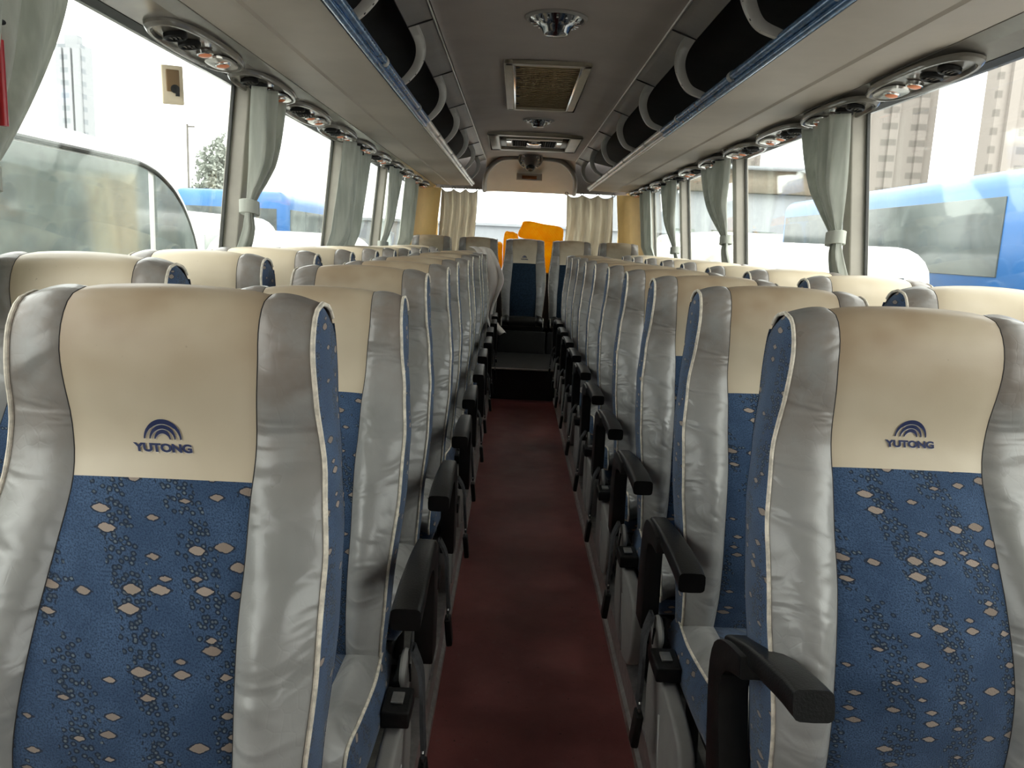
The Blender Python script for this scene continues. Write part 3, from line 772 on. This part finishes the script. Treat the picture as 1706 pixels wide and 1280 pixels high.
def make_seat(kind, rec=0.0, emblem=True, label=''):
    """kind: 'L' aisle on +x, 'R' aisle on -x, 'W' window seat, 'B' rear bench seat"""
    root = empty('coach_seat', label, 'seat', (0, 0, 0), 0, {'L': 'seats along the left of the aisle', 'R': 'seats along the right of the aisle', 'W': 'seats at the windows', 'B': 'seats of the rear bench'}[kind])
    A = {'L': 1, 'R': -1, 'W': 0, 'B': 0}[kind]
    ca, sa = math.cos(rec), math.sin(rec)
    def RZ(p):   # recline about the hinge, then drop to the platform datum
        x, y, z = p; py, pz = y+.04, z-.46
        return (x, -.04 + py*ca + pz*sa, .46 - PLAT + pz*ca - py*sa)
    def D(p): return (p[0], p[1], p[2]-PLAT)
    top_end = NS + 16
    def zonegrid(i0, i1, zone, sgn=1, nu=12):
        b = MB(); rows = []
        for i in range(i0, i1+1):
            us = [(-1 + 2*k/nu) if zone == 'c' else k/nu for k in range(nu+1)]
            rows.append([RZ(surf(i, u, sgn, zone)) for u in us])
        return b.grid(rows)
    zonegrid(0, KJ, 'c').build('backrest_centre', MAT['navy' if kind == 'B' else 'blue'], root, auto=False)
    hp = zonegrid(KJ, top_end, 'c').build('headrest_panel', MAT['creamcleanlit' if kind == 'W' else 'cream'], root, auto=False)
    bols = {}
    for sg in (-1, 1): bols[sg] = zonegrid(0, top_end, 'b', sg, 10).build('bolster', MAT['grey'], root, auto=False)
    # blue side gores and back shell in one piece
    b = MB()
    for sg in (-1, 1):
        rows = []
        for i in range(NS):
            e = Vector(surf(i, 1.0, sg, 'b')); z2 = PB[i]
            wo_ = lut(WO, z2[1]); crown = .008*(wo_/.2)**2*max(0, min(1, (z2[1]-1.2)/.1))
            q = Vector((sg*wo_, z2[0], z2[1]-crown)); row = []
            q = q.lerp(e, max(0, (i-(NS-8))/7)**2)
            for k in range(7):
                v = k/6; pt = e.lerp(q, v); bulge = .006*math.sin(PI*v)*min(1, (e-q).length/.05)
                row.append(RZ((pt[0]+sg*bulge, pt[1], pt[2])))
            rows.append(row)
        b.grid(rows)
    rows = []
    for i in range(NS-5):
        z2 = PB[i]; wo_ = lut(WO, z2[1]); rows.append([RZ((wo_*u, z2[0]+.004, z2[1]-.008*(wo_*u/.2)**2*max(0, min(1, (z2[1]-1.2)/.1)))) for u in (-1, -.5, 0, .5, 1)])
    b.grid(rows); shell = b.build('backrest_shell', MAT['blue'], root)
    for sg in (-1, 1):
        b = MB(); b.tube([RZ(Vector(surf(i, 1.0, sg, 'b')) + Vector((sg*.0015, -.001, 0))) for i in range(0, NS+4)], .0036, 8); b.build('piping', MAT['piping'], root)
        b = MB(); b.tube([RZ(surf(i, 0, sg, 'b')) for i in range(0, NS+15)], .0009, 5); b.build('seam', MAT['seam'], bols[sg])
    if emblem:
        b = MB(); sh = MB()
        for v, f in emblem_parts(0):
            b.add([RZ(on_seat(x, z, .0016)) for x, z in v], f)
            sh.add([RZ(on_seat(x+.0006, z-.0011, .0009)) for x, z in v], f)
        eb = b.build('emblem', MAT['logo'], hp, smooth=False); eb['label'] = 'navy three arc emblem over the word YUTONG'
        sh.build('emblem_relief', MAT['logoedge'], hp, smooth=False)
    # cushion
    ct, cb = [Vector((p[0]*.87, p[1])) for p in cr(CT, 30)], [Vector((p[0]*.87, p[1])) for p in cr(CB, 30)]
    def cw(y): return lut([(-.59, .200), (-.5, .218), (-.2, .222), (0, .210)], y)
    def cs(i, u, zone, sg):
        p = ct[i]; n = pnorm(ct, i); n = n if n[1] > 0 or n[0] < 0 else -n
        if n[1] < -.3: n = -n
        wi_, wo_ = .140, cw(p[0])
        if zone == 'c': x = u*wi_; off = .008*(1-u*u)
        else: x = sg*(wi_+(wo_-wi_)*u); off = .018*math.sin(PI*u**.8) - .012*u**2.2
        return (x, p[0]+n[0]*off, p[1]+n[1]*off)
    def cgrid(zone, sg, nu):
        rows = [[D(cs(i, (-1+2*k/nu) if zone == 'c' else k/nu, zone, sg)) for k in range(nu+1)] for i in range(30)]
        return MB().grid(rows)
    cush = cgrid('c', 1, 8).build('cushion_centre', MAT['blackleather' if kind == 'B' else 'blue'], root, auto=False)
    for sg in (-1, 1): cgrid('b', sg, 8).build('cushion_bolster', MAT['blackleather' if kind == 'B' else 'grey'], root, auto=False)
    b = MB()
    for sg in (-1, 1):
        rows = []
        for i in range(30):
            e = Vector(cs(i, 1, 'b', sg)); q = Vector((sg*(cw(cb[i][0])-.01), cb[i][0], cb[i][1]))
            rows.append([D(e.lerp(q, k/5) + Vector((sg*.026*math.sin(PI*k/5)**.8*min(1, (e-q).length/.10), 0, 0))) for k in range(6)])
        b.grid(rows)
    rows = [[D((u*(cw(p[0])-.01), p[0], p[1])) for u in (-1, 0, 1)] for p in cb]
    b.grid(rows); b.build('cushion_side', MAT['blackleather' if kind == 'B' else 'blue'], root)
    for sg in (-1, 1):
        b = MB(); b.tube([D(Vector(cs(i, 1, 'b', sg)) + Vector((sg*.001, 0, .001))) for i in range(0, 30)], .0036, 8); b.build('piping', MAT['piping'], root)
    fz = -.022 if kind == 'W' else 0
    # under-frame
    b = MB(); b.box((0, -.25, .345-PLAT-.015), (.40, .38, .035)); b.build('seat_pan', MAT['blackmetal'], root, bevel=.006)
    if kind != 'B':
        for sx in (-.17, .17):
            b = MB(); b.tube(cr([(sx, -.46, .36-PLAT), (sx, -.44, .25-PLAT), (sx, -.42, .01+fz)], 8), .018, 10); b.box((sx, -.42, .006+fz), (.06, .10, .010)); b.build('leg', MAT['blackmetal'], root)
            b = MB(); b.tube(cr([(sx, -.08, .36-PLAT), (sx, -.10, .25-PLAT), (sx, -.12, .01+fz)], 8), .018, 10); b.box((sx, -.12, .006+fz), (.06, .10, .010)); b.build('leg', MAT['blackmetal'], root)
    # armrests
    def armrest(xc, inward, ang=0.0):
        """post outside, padded arm kinked towards the seat"""
        h = .028 if not ang else .034; kink = ARM[1]
        poly = cr([(.055, .44), (.06, .52), (.055, .62), (.045, .685), (.01, .728), (-.06, .742), (-.16, .738)], 20) + cr([(-.16, .70), (-.08, .694), (-.035, .67), (-.03, .60), (-.035, .52), (-.03, .44)], 16)
        def T(p):
            y, z = p; y -= .01; z -= .47; return (y*math.cos(ang)+z*math.sin(ang), z*math.cos(ang)-y*math.sin(ang))
        def T2(p):
            y, z = T(p); return (y+.01+(-.02 if ang else 0), z+.47-PLAT)
        b = MB(); b.prism([T2(p) for p in poly], 0, xc-h*.8, xc+h*.8)
        a = b.build('armrest', MAT['black'], root, bevel=.006, seg=2)
        # pad
        b = MB(); rows = []
        st = cr([(-.02, .730, 0), (-.12, .736, .004), (-.20, .734, .008), (-.30, .728, .012), (-.37, .720, .012)], 14)
        for i, p in enumerate(st):
            t = i/13; hw = .022 + .007*min(1, t*1.4); hh = .016 + .006*t
            xx = xc + inward*(p[2]*kink+(.006 if kink > 0 else 0)); y, z = p[0], p[1]; row = []
            for k in range(16):
                an = 2*PI*k/16; c_, s_ = math.cos(an), math.sin(an); e = 5.0
                row.append((xx + hw*math.copysign(abs(c_)**(2/e), c_), *T2((y, z + hh*math.copysign(abs(s_)**(2/e), s_)))))
            rows.append(row)
        b.grid(rows, close=True)
        n0 = len(b.v); b.f.append(tuple(range(16))[::-1]); b.f.append(tuple(range(n0-16, n0)))
        b.build('pad', MAT['black'], a, bevel=0)
        return a
    ar = None
    if A:
        if ARM[2]: ar = armrest(A*(.306 if A > 0 else (.285 if ARM[0] == 0 else .253)), -A, ARM[0])
        # recliner disc, side cover, buckle box, belt
        b = MB(); b.lathe([(0, 0), (.044, 0), (.050, .006), (.048, .014), (.040, .018), (0, .020)], (A*.262, -.075, .450-PLAT), (A, 0, 0), 28)
        dsc = b.build('recliner_cover', MAT['greyplastic'], root)
        b = MB(); b.box((A*.282, -.085, .450-PLAT), (.006, .008, .05), Matrix.Rotation(R(20), 3, 'X')); b.build('slot', MAT['seam'], dsc)
        poly = cr([(-.06, .22), (-.05, .33), (-.09, .415), (-.20, .41), (-.36, .40), (-.45, .37), (-.47, .29), (-.44, .20), (-.36, .155), (-.18, .15), (-.09, .17), (-.06, .22)], 40)[:-1]
        b = MB(); b.prism([(p[0], p[1]-PLAT) for p in poly], 0, A*.248, A*.285); sc_ = b.build('side_cover', MAT['greyplastic'], root, bevel=.010, seg=3)
        b = MB(); b.box((A*.286, -.26, .24-PLAT), (.004, .006, .18), Matrix.Rotation(R(-14), 3, 'X')); b.build('rib', MAT['lightplastic'], sc_)
        b = MB(); b.box((A*.272, -.20, .435-PLAT), (.060, .10, .038)); b.box((A*.262, -.06, .40-PLAT), (.03, .12, .10)); br = b.build('hinge_bracket', MAT['black'], root, bevel=.006)
        b = MB(); b.box((A*.272, -.20, .457-PLAT), (.026, .04, .006)); b.build('button', MAT['steel'], br, bevel=.002)
        pts = cr([(A*.285, -.06, .50), (A*.312, -.12, .47), (A*.322, -.17, .40), (A*.330, -.20, .33)], 14)
        b = MB(); rows = [[(p[0]+dx_, p[1]+dyy, p[2]-PLAT) for dx_, dyy in ((-.004, -.022), (.004, -.022), (.004, .022), (-.004, .022))] for p in pts]
        b.grid(rows, close=True); bl = b.build('seat_belt', MAT['belt'], root)
        b = MB(); b.box((A*.333, -.212, .275-PLAT), (.018, .046, .085), Matrix.Rotation(A*R(-6), 3, 'Y')); b.build('buckle', MAT['black'], bl, bevel=.006)
        b = MB(); b.box((A*.329, -.203, .330-PLAT), (.005, .03, .03)); b.build('tongue', MAT['steel'], bl)
    elif kind == 'W':
        pass
    else:
        b = MB(); b.box((0, -.30, .18-PLAT), (.50, .46, .40)); b.build('plinth', MAT['blackfloor'], root, bevel=.01)
    return root
ARM = [0.0, 1.0, True]        # tilt, inward kink, fitted
PITCH = .68
LY = 1.09; RY = 1.315
GL = 'cream headed coach seat beside the aisle on the left, %s from the camera'
GR = 'cream headed coach seat beside the aisle on the right, %s from the camera'
WL = 'coach seat at the left windows, %s cream headrest counted from the camera'
WR = 'coach seat at the right windows, %s cream headrest counted from the camera'
PL = {r: None for r in (0, 3, 12)}
protos = {}
def seat(kind, rec, loc, label):
    key = (kind, rec, tuple(ARM))
    if key not in protos:
        protos[key] = make_seat(kind, R(rec), True, label); o = protos[key]
    else: o = dup(protos[key])
    o.location = loc; o['label'] = label
    return o
rndS = random.Random(5)
NL, NR = 11, 10
for k in range(NL):
    rec = 0 if k == 0 else (13 if k == 1 else rndS.choice((0, 2, 4)))
    lab = 'nearest seat left of the aisle, large grey and cream with emblem, blue patterned centre' if k == 0 else ('reclined seat left of the aisle, directly behind the large nearest one' if k == 1 else GL % (ORD[k] + ' seat'))
    ARM[:] = [0.0, 0.0, k > 0]
    seat('L', rec, (-.484 + (.005 if k % 2 else -.004)*(k > 1), LY + PITCH*k, PLAT), lab)
    if k >= 1: seat('W', rndS.choice((0, 2)), (-.991, LY + PITCH*k, PLAT+.022), WL % ORD[k-1])
for k in range(NR):
    rec = 0 if k < 3 else rndS.choice((0, 2))
    ARM[:] = [R(16), .6, True] if k == 0 else [0.0, 1.0, True]
    lab = 'nearest seat right of the aisle, large grey and cream with emblem, blue patterned centre' if k == 0 else GR % (ORD[k] + ' seat')
    seat('R', rec, (.672, RY + PITCH*k, PLAT), lab)
    if k >= 1: seat('W', 0 if k < 4 else rndS.choice((0, 2)), (1.182, RY + PITCH*k, PLAT+.022), WR % ORD[k-1])
# rear bench
BN = ['far left seat of the rear bench, partly behind a beige curtain', 'rear bench seat left of the middle one', 'middle seat of the rear bench facing down the aisle', 'rear bench seat right of the middle one', 'far right seat of the rear bench beneath the fallen curtain']
for k in range(5):
    seat('B', 0, (CX-.03+(k-2)*.515, 8.95, .255), BN[k])

# ------------------------------------------------------------ soft things at the rear
def quilt(label, loc, dim, rot, seed):
    rnd = random.Random(seed); bm = bmesh.new(); bmesh.ops.create_cube(bm, size=1)
    bmesh.ops.subdivide_edges(bm, edges=bm.edges, cuts=9, use_grid_fill=True)
    for v in bm.verts:
        p = v.co.copy(); l = (abs(p.x*2)**6 + abs(p.y*2)**6 + abs(p.z*2)**6)**(1/6)
        p = p / max(l, .01) * max(abs(p.x*2), abs(p.y*2), abs(p.z*2))
        n_ = noise.noise(p*2.2 + Vector((seed*3.1, 0, 0)))*.10
        p += p.normalized()*n_
        v.co = Vector((p.x*dim[0], p.y*dim[1], p.z*dim[2]))
    me = bpy.data.meshes.new('quilt'); bm.to_mesh(me); bm.free()
    o = link('folded_quilt', me, MAT['quilt']); o.location = loc; o.rotation_euler = rot
    return tag(o, label, 'quilt', 'orange quilts behind the rear bench')
quilt('orange quilt at the far left of the pile behind the middle bench seat, lowest', (-.235, 9.55, 1.268), (.13, .22, .31), (0, 0, 0), 1)
quilt('orange quilt standing upright left of the tilted topmost one', (-.075, 9.55, 1.325), (.17, .24, .43), (0, 0, 0), 2)
quilt('topmost folded orange quilt, tilted down to the right', (.275, 9.55, 1.56), (.50, .24, .20), (0, R(7), 0), 3)
quilt('orange quilt under the tilted topmost one', (.275, 9.55, 1.275), (.50, .24, .34), (0, 0, 0), 4)
# cloth draped over the far left aisle seat
def drape():
    tab = [(1.372, -.46, -.28), (1.345, -.40, -.23), (1.22, -.33, -.165), (1.08, -.30, -.12), (.95, -.275, -.155), (.82, -.28, -.195), (.72, -.27, -.205), (.64, -.25, -.15), (.56, -.20, -.075)]
    P = cr(tab, 50); rows = []
    for i, p in enumerate(P):
        t = i/49; row = []
        for k in range(25):
            u = k/24; x = p[1] + (p[2]-p[1])*u
            row.append((x + .006*math.sin(9*t+5*u), 7.74 - .05*math.sin(PI*min(1, t*1.6)) - .022*math.sin(u*13+t*5)*(.3+t) - .05*t, p[0] + .012*math.sin(u*8+t*7)*t))
        rows.append(row)
    b = MB(); b.grid(rows); o = b.build('draped_cloth', MAT['cloth'], auto=False)
    m = o.modifiers.new('thickness', 'SOLIDIFY'); m.thickness = .006
    tag(o, 'pale crumpled cloth hanging from the far left aisle seat towards the step', 'cloth')
drape()

# ------------------------------------------------------------ outside
GZ = -1.15
b = MB(); b.box((0, 60, GZ-.05), (400, 360, .1)); struct(b.build('ground', MAT['ground'], smooth=False), 'concrete bus yard outside')
def rbox(dim, rv, rt, seg=5):
    """box with rounded vertical corners rv and rounded roof edge rt"""
    L, Wd, Hh = dim; bm = bmesh.new(); bmesh.ops.create_cube(bm, size=1)
    for v in bm.verts: v.co = Vector((v.co.x*Wd, v.co.y*L, (v.co.z+.5)*Hh))
    ve = [e for e in bm.edges if abs(e.verts[0].co.z-e.verts[1].co.z) > Hh*.5]
    bmesh.ops.bevel(bm, geom=ve, offset=rv, segments=seg, profile=.5, affect='EDGES')
    te = [e for e in bm.edges if all(abs(v.co.z-Hh) < 1e-4 for v in e.verts) and e.is_manifold]
    te = [e for e in te if any(abs(f.normal.z) < .5 for f in e.link_faces)]
    bmesh.ops.bevel(bm, geom=te, offset=rt, segments=seg, profile=.5, affect='EDGES')
    me = bpy.data.meshes.new('body'); bm.to_mesh(me); bm.free(); return me
def vehicle(name, label, cat, loc, L, Wd, Hh, body, band=(.45, .86), glass='vehglass', rz=0.0, npan=5, rt=.25, rv=.3, clear=.35, front=1, roofcol=None, endwin=True, win0=None):
    root = empty(name, label, cat, (loc[0], loc[1], GZ), rz)
    me = rbox((L, Wd, Hh-clear), rv, rt); o = link('body', me, MAT[body], root); o.location = (0, 0, clear)
    z0, z1 = clear+(Hh-clear)*band[0], clear+(Hh-clear)*band[1]
    for s in (-1, 1):
        w0 = -L/2+rv+.05 if win0 is None else win0; pw = (L/2-rv-.05-w0)/npan
        for k in range(npan):
            yc = w0+pw*(k+.5)
            q = MB(); q.box((s*(Wd/2+.004), yc, (z0+z1)/2), (.02, pw-.05, z1-z0)); q.build('side_window', MAT[glass], root, bevel=.004, seg=1)
    if endwin:
        for s in (-1, 1):
            q = MB(); q.box((0, s*(L/2+.004), (z0+z1)/2 - .02), (Wd-2*rv-.02, .02, (z1-z0)*1.05)); q.build('end_window', MAT[glass], root, bevel=.004, seg=1)
    if roofcol:
        me = rbox((L*.96, Wd*.9, .16), rv*.8, .08); o = link('roof', me, MAT[roofcol], root); o.location = (0, 0, Hh-.06)
    for s in (-1, 1):
        for y in (-L*.32, L*.32):
            q = MB(); q.lathe([(.0, 0), (.42, 0), (.46, .06), (.46, .2), (.42, .26), (0, .26)], (s*(Wd/2-.14)-.13, y, .46), (1, 0, 0), 24); wh = q.build('wheel', MAT['tyre'], root)
            q = MB(); q.lathe([(0, 0), (.24, 0), (.26, .03)], (s*(Wd/2-.14)+s*.12, y, .46), (s, 0, 0), 20); q.build('hub', MAT['steel'], wh)
    for s in (-1, 1):
        q = MB(); q.box((s*(Wd/2-.35), front*(L/2+.01), clear+.35), (.3, .04, .16)); q.build('headlamp', MAT['pearl'], root, bevel=.02)
    q = MB(); q.box((0, front*(L/2+.03), clear+.08), (Wd-.1, .1, .22)); q.build('bumper', MAT['greyplastic'], root, bevel=.03)
    return root
# left side neighbour: silver-white minibus close by, seen almost broadside
def minibus():
    L, Wd = 8.0, 2.2; top = 3.20; x1 = -3.0; y1 = 8.1
    root = empty('minibus', 'white roofed minibus with big grey windows close outside the left windows', 'minibus', (x1-Wd/2, y1-L/2, GZ))
    zt = top
    prof = cr([(L/2, .45), (L/2+.02, 1.0), (L/2-.10, 1.6), (L/2-.32, 2.1), (L/2-.56, 2.66), (L/2-.86, 2.97), (L/2-1.25, 3.12), (L/2-1.9, zt), (0, zt+.02), (-L/2+.4, zt-.02), (-L/2+.08, zt-.25), (-L/2, 2.2), (-L/2, .45)], 70)
    b = MB(); n = len(prof)
    xs = [(-1, .0), (-.985, .05), (-.93, .09), (-.7, .12), (0, .14), (.7, .12), (.93, .09), (.985, .05), (1, 0)]
    rows = []
    for (u, up) in xs:
        rows.append([(u*Wd/2, p[0], p[1] + (up-.10)*max(0, min(1, (p[1]-2.2)/.8))) for p in prof])
    b.grid(rows)
    b.add([(rows[0][i]) for i in range(n)], [tuple(range(n))]); b.add([(rows[-1][i]) for i in range(n)], [tuple(range(n))])
    b.build('body', MAT['vwhite'], root)
    # side glazing following the roof line
    def gl(y0, y1_, zb, ztf, name='side_window'):
        ys = [y0 + (y1_-y0)*k/40 for k in range(41)]
        top_ = [(y, ztf(y)) for y in ys]
        poly = [(y0, zb)] + top_ + [(y1_, zb)]
        q = MB(); q.prism(poly, 0, Wd/2-.01, Wd/2+.02); q.build(name, MAT['palglass'], root, smooth=False)
    fr = sorted([(p[0], p[1]) for p in prof if p[1] > 1.55 and p[0] > 1.0])
    def roofz(y):
        if y <= 2.0: return zt-.16
        for (a, za), (c_, zb) in zip(fr, fr[1:]):
            if a <= y <= c_: return min(zt-.16, za + (zb-za)*(y-a)/max(1e-6, c_-a) - .15 - .10*max(0, (y-2.7)))
        return 1.6
    gl(-3.6, -1.05, 1.55, roofz); gl(-.98, 2.52, 1.55, roofz)
    gl(2.66, 3.50, 1.55, roofz, 'quarter_window')
    ln = [(-3.9, zt-.12)] + [(1.2+2.28*k/30, roofz(1.2+2.28*k/30)+.03) for k in range(31)]
    q = MB(); q.tube([(Wd/2+.012, y, z) for y, z in ln], .018, 8); q.build('drip_rail', MAT['blackmetal'], root)
    for y in (-2.6, 2.4):
        q = MB(); q.lathe([(0, 0), (.36, 0), (.40, .05), (.40, .2), (0, .24)], (Wd/2-.2, y, .40), (1, 0, 0), 24); q.build('wheel', MAT['tyre'], root)
    q = MB(); q.tube(cr([(Wd/2-.1, L/2-.25, 2.1), (Wd/2+.15, L/2+.05, 2.08), (Wd/2+.2, L/2+.15, 1.9)], 8), .02); q.box((Wd/2+.2, L/2+.15, 1.72), (.2, .1, .36)); q.build('mirror', MAT['blackmetal'], root)
    q = MB(); q.lathe([(0, .10), (.3, .08), (.42, 0)], (0, -1.6, zt+.10), (0, 0, 1), 20); q.build('roof_vent', MAT['greyplastic'], root)
    for y in (-1.4, -.3, .8):
        q = MB(); q.box((Wd/2+.02, y, 1.48), (.03, .9, .03)); q.build('trim_strip', MAT['blackmetal'], root)
minibus()
vehicle('van', 'pale van with a dark screen beyond the front of the left minibus', 'van', (-5.7, 14.2), 4.6, 1.9, 2.85, 'vwhite', (.5, .86), 'palglass', rt=.4, rv=.4, npan=3)
vehicle('bus', 'sky blue bus far off on the left behind the pale van', 'bus', (-9.4, 22.5), 9.0, 2.5, 3.35, 'vblue', (.45, .84), 'vehglass', npan=5, roofcol='vwhite')
vehicle('bus', 'sky blue bus seen between the left curtains with a wide rear window', 'bus', (-6.2, 21.0), 7.0, 2.5, 3.45, 'vblue', (.62, .88), 'vehglass', npan=5, rv=.2)
vehicle('van', 'white rounded van roof in front of the blue bus outside the left windows', 'van', (-3.5, 13.2), 4.4, 1.8, 2.60, 'vwhite', (.62, .80), 'vehglass', rt=.5, rv=.5, npan=3)
# right side
vehicle('bus', 'large sky blue bus with dark tinted windows outside on the right', 'bus', (6.45, 10.55), 11.5, 2.5, 3.60, 'vblue', (.64, .905), 'vehglass', npan=1, rv=.25, rt=.22, win0=-1.75)
vehicle('minibus', 'white minibus with rounded roof between this coach and the blue bus', 'minibus', (3.12, 10.6), 5.0, 2.34, 2.70, 'vwhite', (.52, .87), 'vehglass', npan=4, rt=.34, rv=.42, endwin=True, front=-1)
vehicle('bus', 'white bus with grey windows far behind on the right', 'bus', (5.6, 24.0), 10, 2.5, 3.05, 'vwhite', (.48, .8), 'palglass', npan=6)
vehicle('bus', 'distant white bus parked across behind the others on the right', 'bus', (13.5, 30.0), 9, 2.5, 3.3, 'vwhite', (.5, .8), 'palglass', rz=R(70), npan=5)
# office block with brown panels
t = empty('office_block', 'low pale office block with brownish upper band behind the right curtains', 'building', (12.0, 52, GZ))
b = MB(); b.box((0, 0, 3.0), (13, 8, 6.0)); b.build('wall', MAT['fencewall'], t)
b = MB(); b.box((0, 0, 6.7), (11, 8.6, 1.3)); b.build('upper_storey', plain('brown_cladding', (.20, .165, .125), .8), t)
b = MB(); b.box((0, -.1, 7.4), (11.6, 9.4, .18)); b.build('roof_slab', MAT['fencewall'], t)
for k in range(5):
    b = MB(); b.box((-4.8+k*2.4, -4.03, 3.1), (1.4, .08, 1.5)); b.build('window', MAT['palglass'], t)
def tower(label, x, y, wx_, wy_, h, mat='tower', g=None):
    t = empty('tower_block', label, 'building', (x, y, GZ))
    b = MB(); b.box((0, 0, h/2), (wx_, wy_, h)); b.box((0, 0, h+1.2), (wx_*.5, wy_*.5, 2.4)); b.build('tower', MAT[mat], t, smooth=False)
    n = max(3, int(wx_/5.0))
    for k in range(n):
        b = MB(); b.box((-wx_/2+wx_*(k+.5)/n, -wy_/2-.4, h/2), (1.6, .8, h-2)); b.build('balcony_stack', MAT[mat], t, smooth=False)
    return t
tower('tall hazy apartment tower above the right blue bus', 71, 164, 16, 6, 62)
tower('hazy apartment tower at the right edge of the view', 92.5, 144, 26, 4, 70)
tower('hazy apartment tower behind the second right curtain', 45, 190, 14, 18, 58)
tower('pale distant tower seen through the large left window', -112, 210, 6.5, 5, 46, 'towerblue')
for (x, y, lab) in ((-78, 150, 'thin dark lamp pole left of the distant tower'), (-28.9, 72, 'thin dark pole standing behind the left minibus')):
    b = MB(); b.tube([(x, y, GZ), (x, y, GZ+(11.6 if y > 100 else 11.5))], .10, 8); b.box((x+.3, y, GZ+11.3), (.7, .12, .12)); tag(b.build('lamp_post', MAT['bark']), lab, 'lamp post')
def tree(x, y, r, h):
    t = empty('tree', 'hazy grey green tree beyond the left vehicles', 'tree', (x, y, GZ))
    b = MB(); b.tube([(0, 0, 0), (.1, 0, h*.5), (0, .1, h*.85)], [.35, .25, .08], 8); b.build('trunk', MAT['bark'], t)
    rnd = random.Random(3); v = []; f = []
    for k in range(5200):
        a = rnd.random()*2*PI; c_ = rnd.uniform(-1, 1); q = rnd.random()**.4
        sx = r*(1 - .25*c_); p = Vector((math.cos(a)*math.sqrt(1-c_*c_)*sx*q, math.sin(a)*math.sqrt(1-c_*c_)*sx*q, h*.62 + c_*h*.40*q))
        p += Vector((noise.noise(p*.8)*1.2, 0, noise.noise(p*.8+Vector((9, 0, 0)))*1.0))
        d1 = Vector((rnd.gauss(0, 1), rnd.gauss(0, 1), rnd.gauss(0, 1))).normalized()*.24; d2 = d1.orthogonal().normalized()*.15
        i = len(v); v += [p-d1, p+d2, p+d1, p-d2]; f.append((i, i+1, i+2, i+3))
    b = MB(); b.add(v, f); b.build('foliage', MAT['foliage'], t, smooth=False)
tree(-31.9, 88, 2.7, 12.2)
# pale wall behind the coach
b = MB(); b.box((0, 26, GZ+1.55), (26, .3, 3.1)); b.box((0, 26, GZ+3.13), (26.2, .5, .08)); o = b.build('yard_wall', MAT['fencewall'], smooth=False); tag(o, 'pale blue grey yard wall behind the rear window', 'wall')
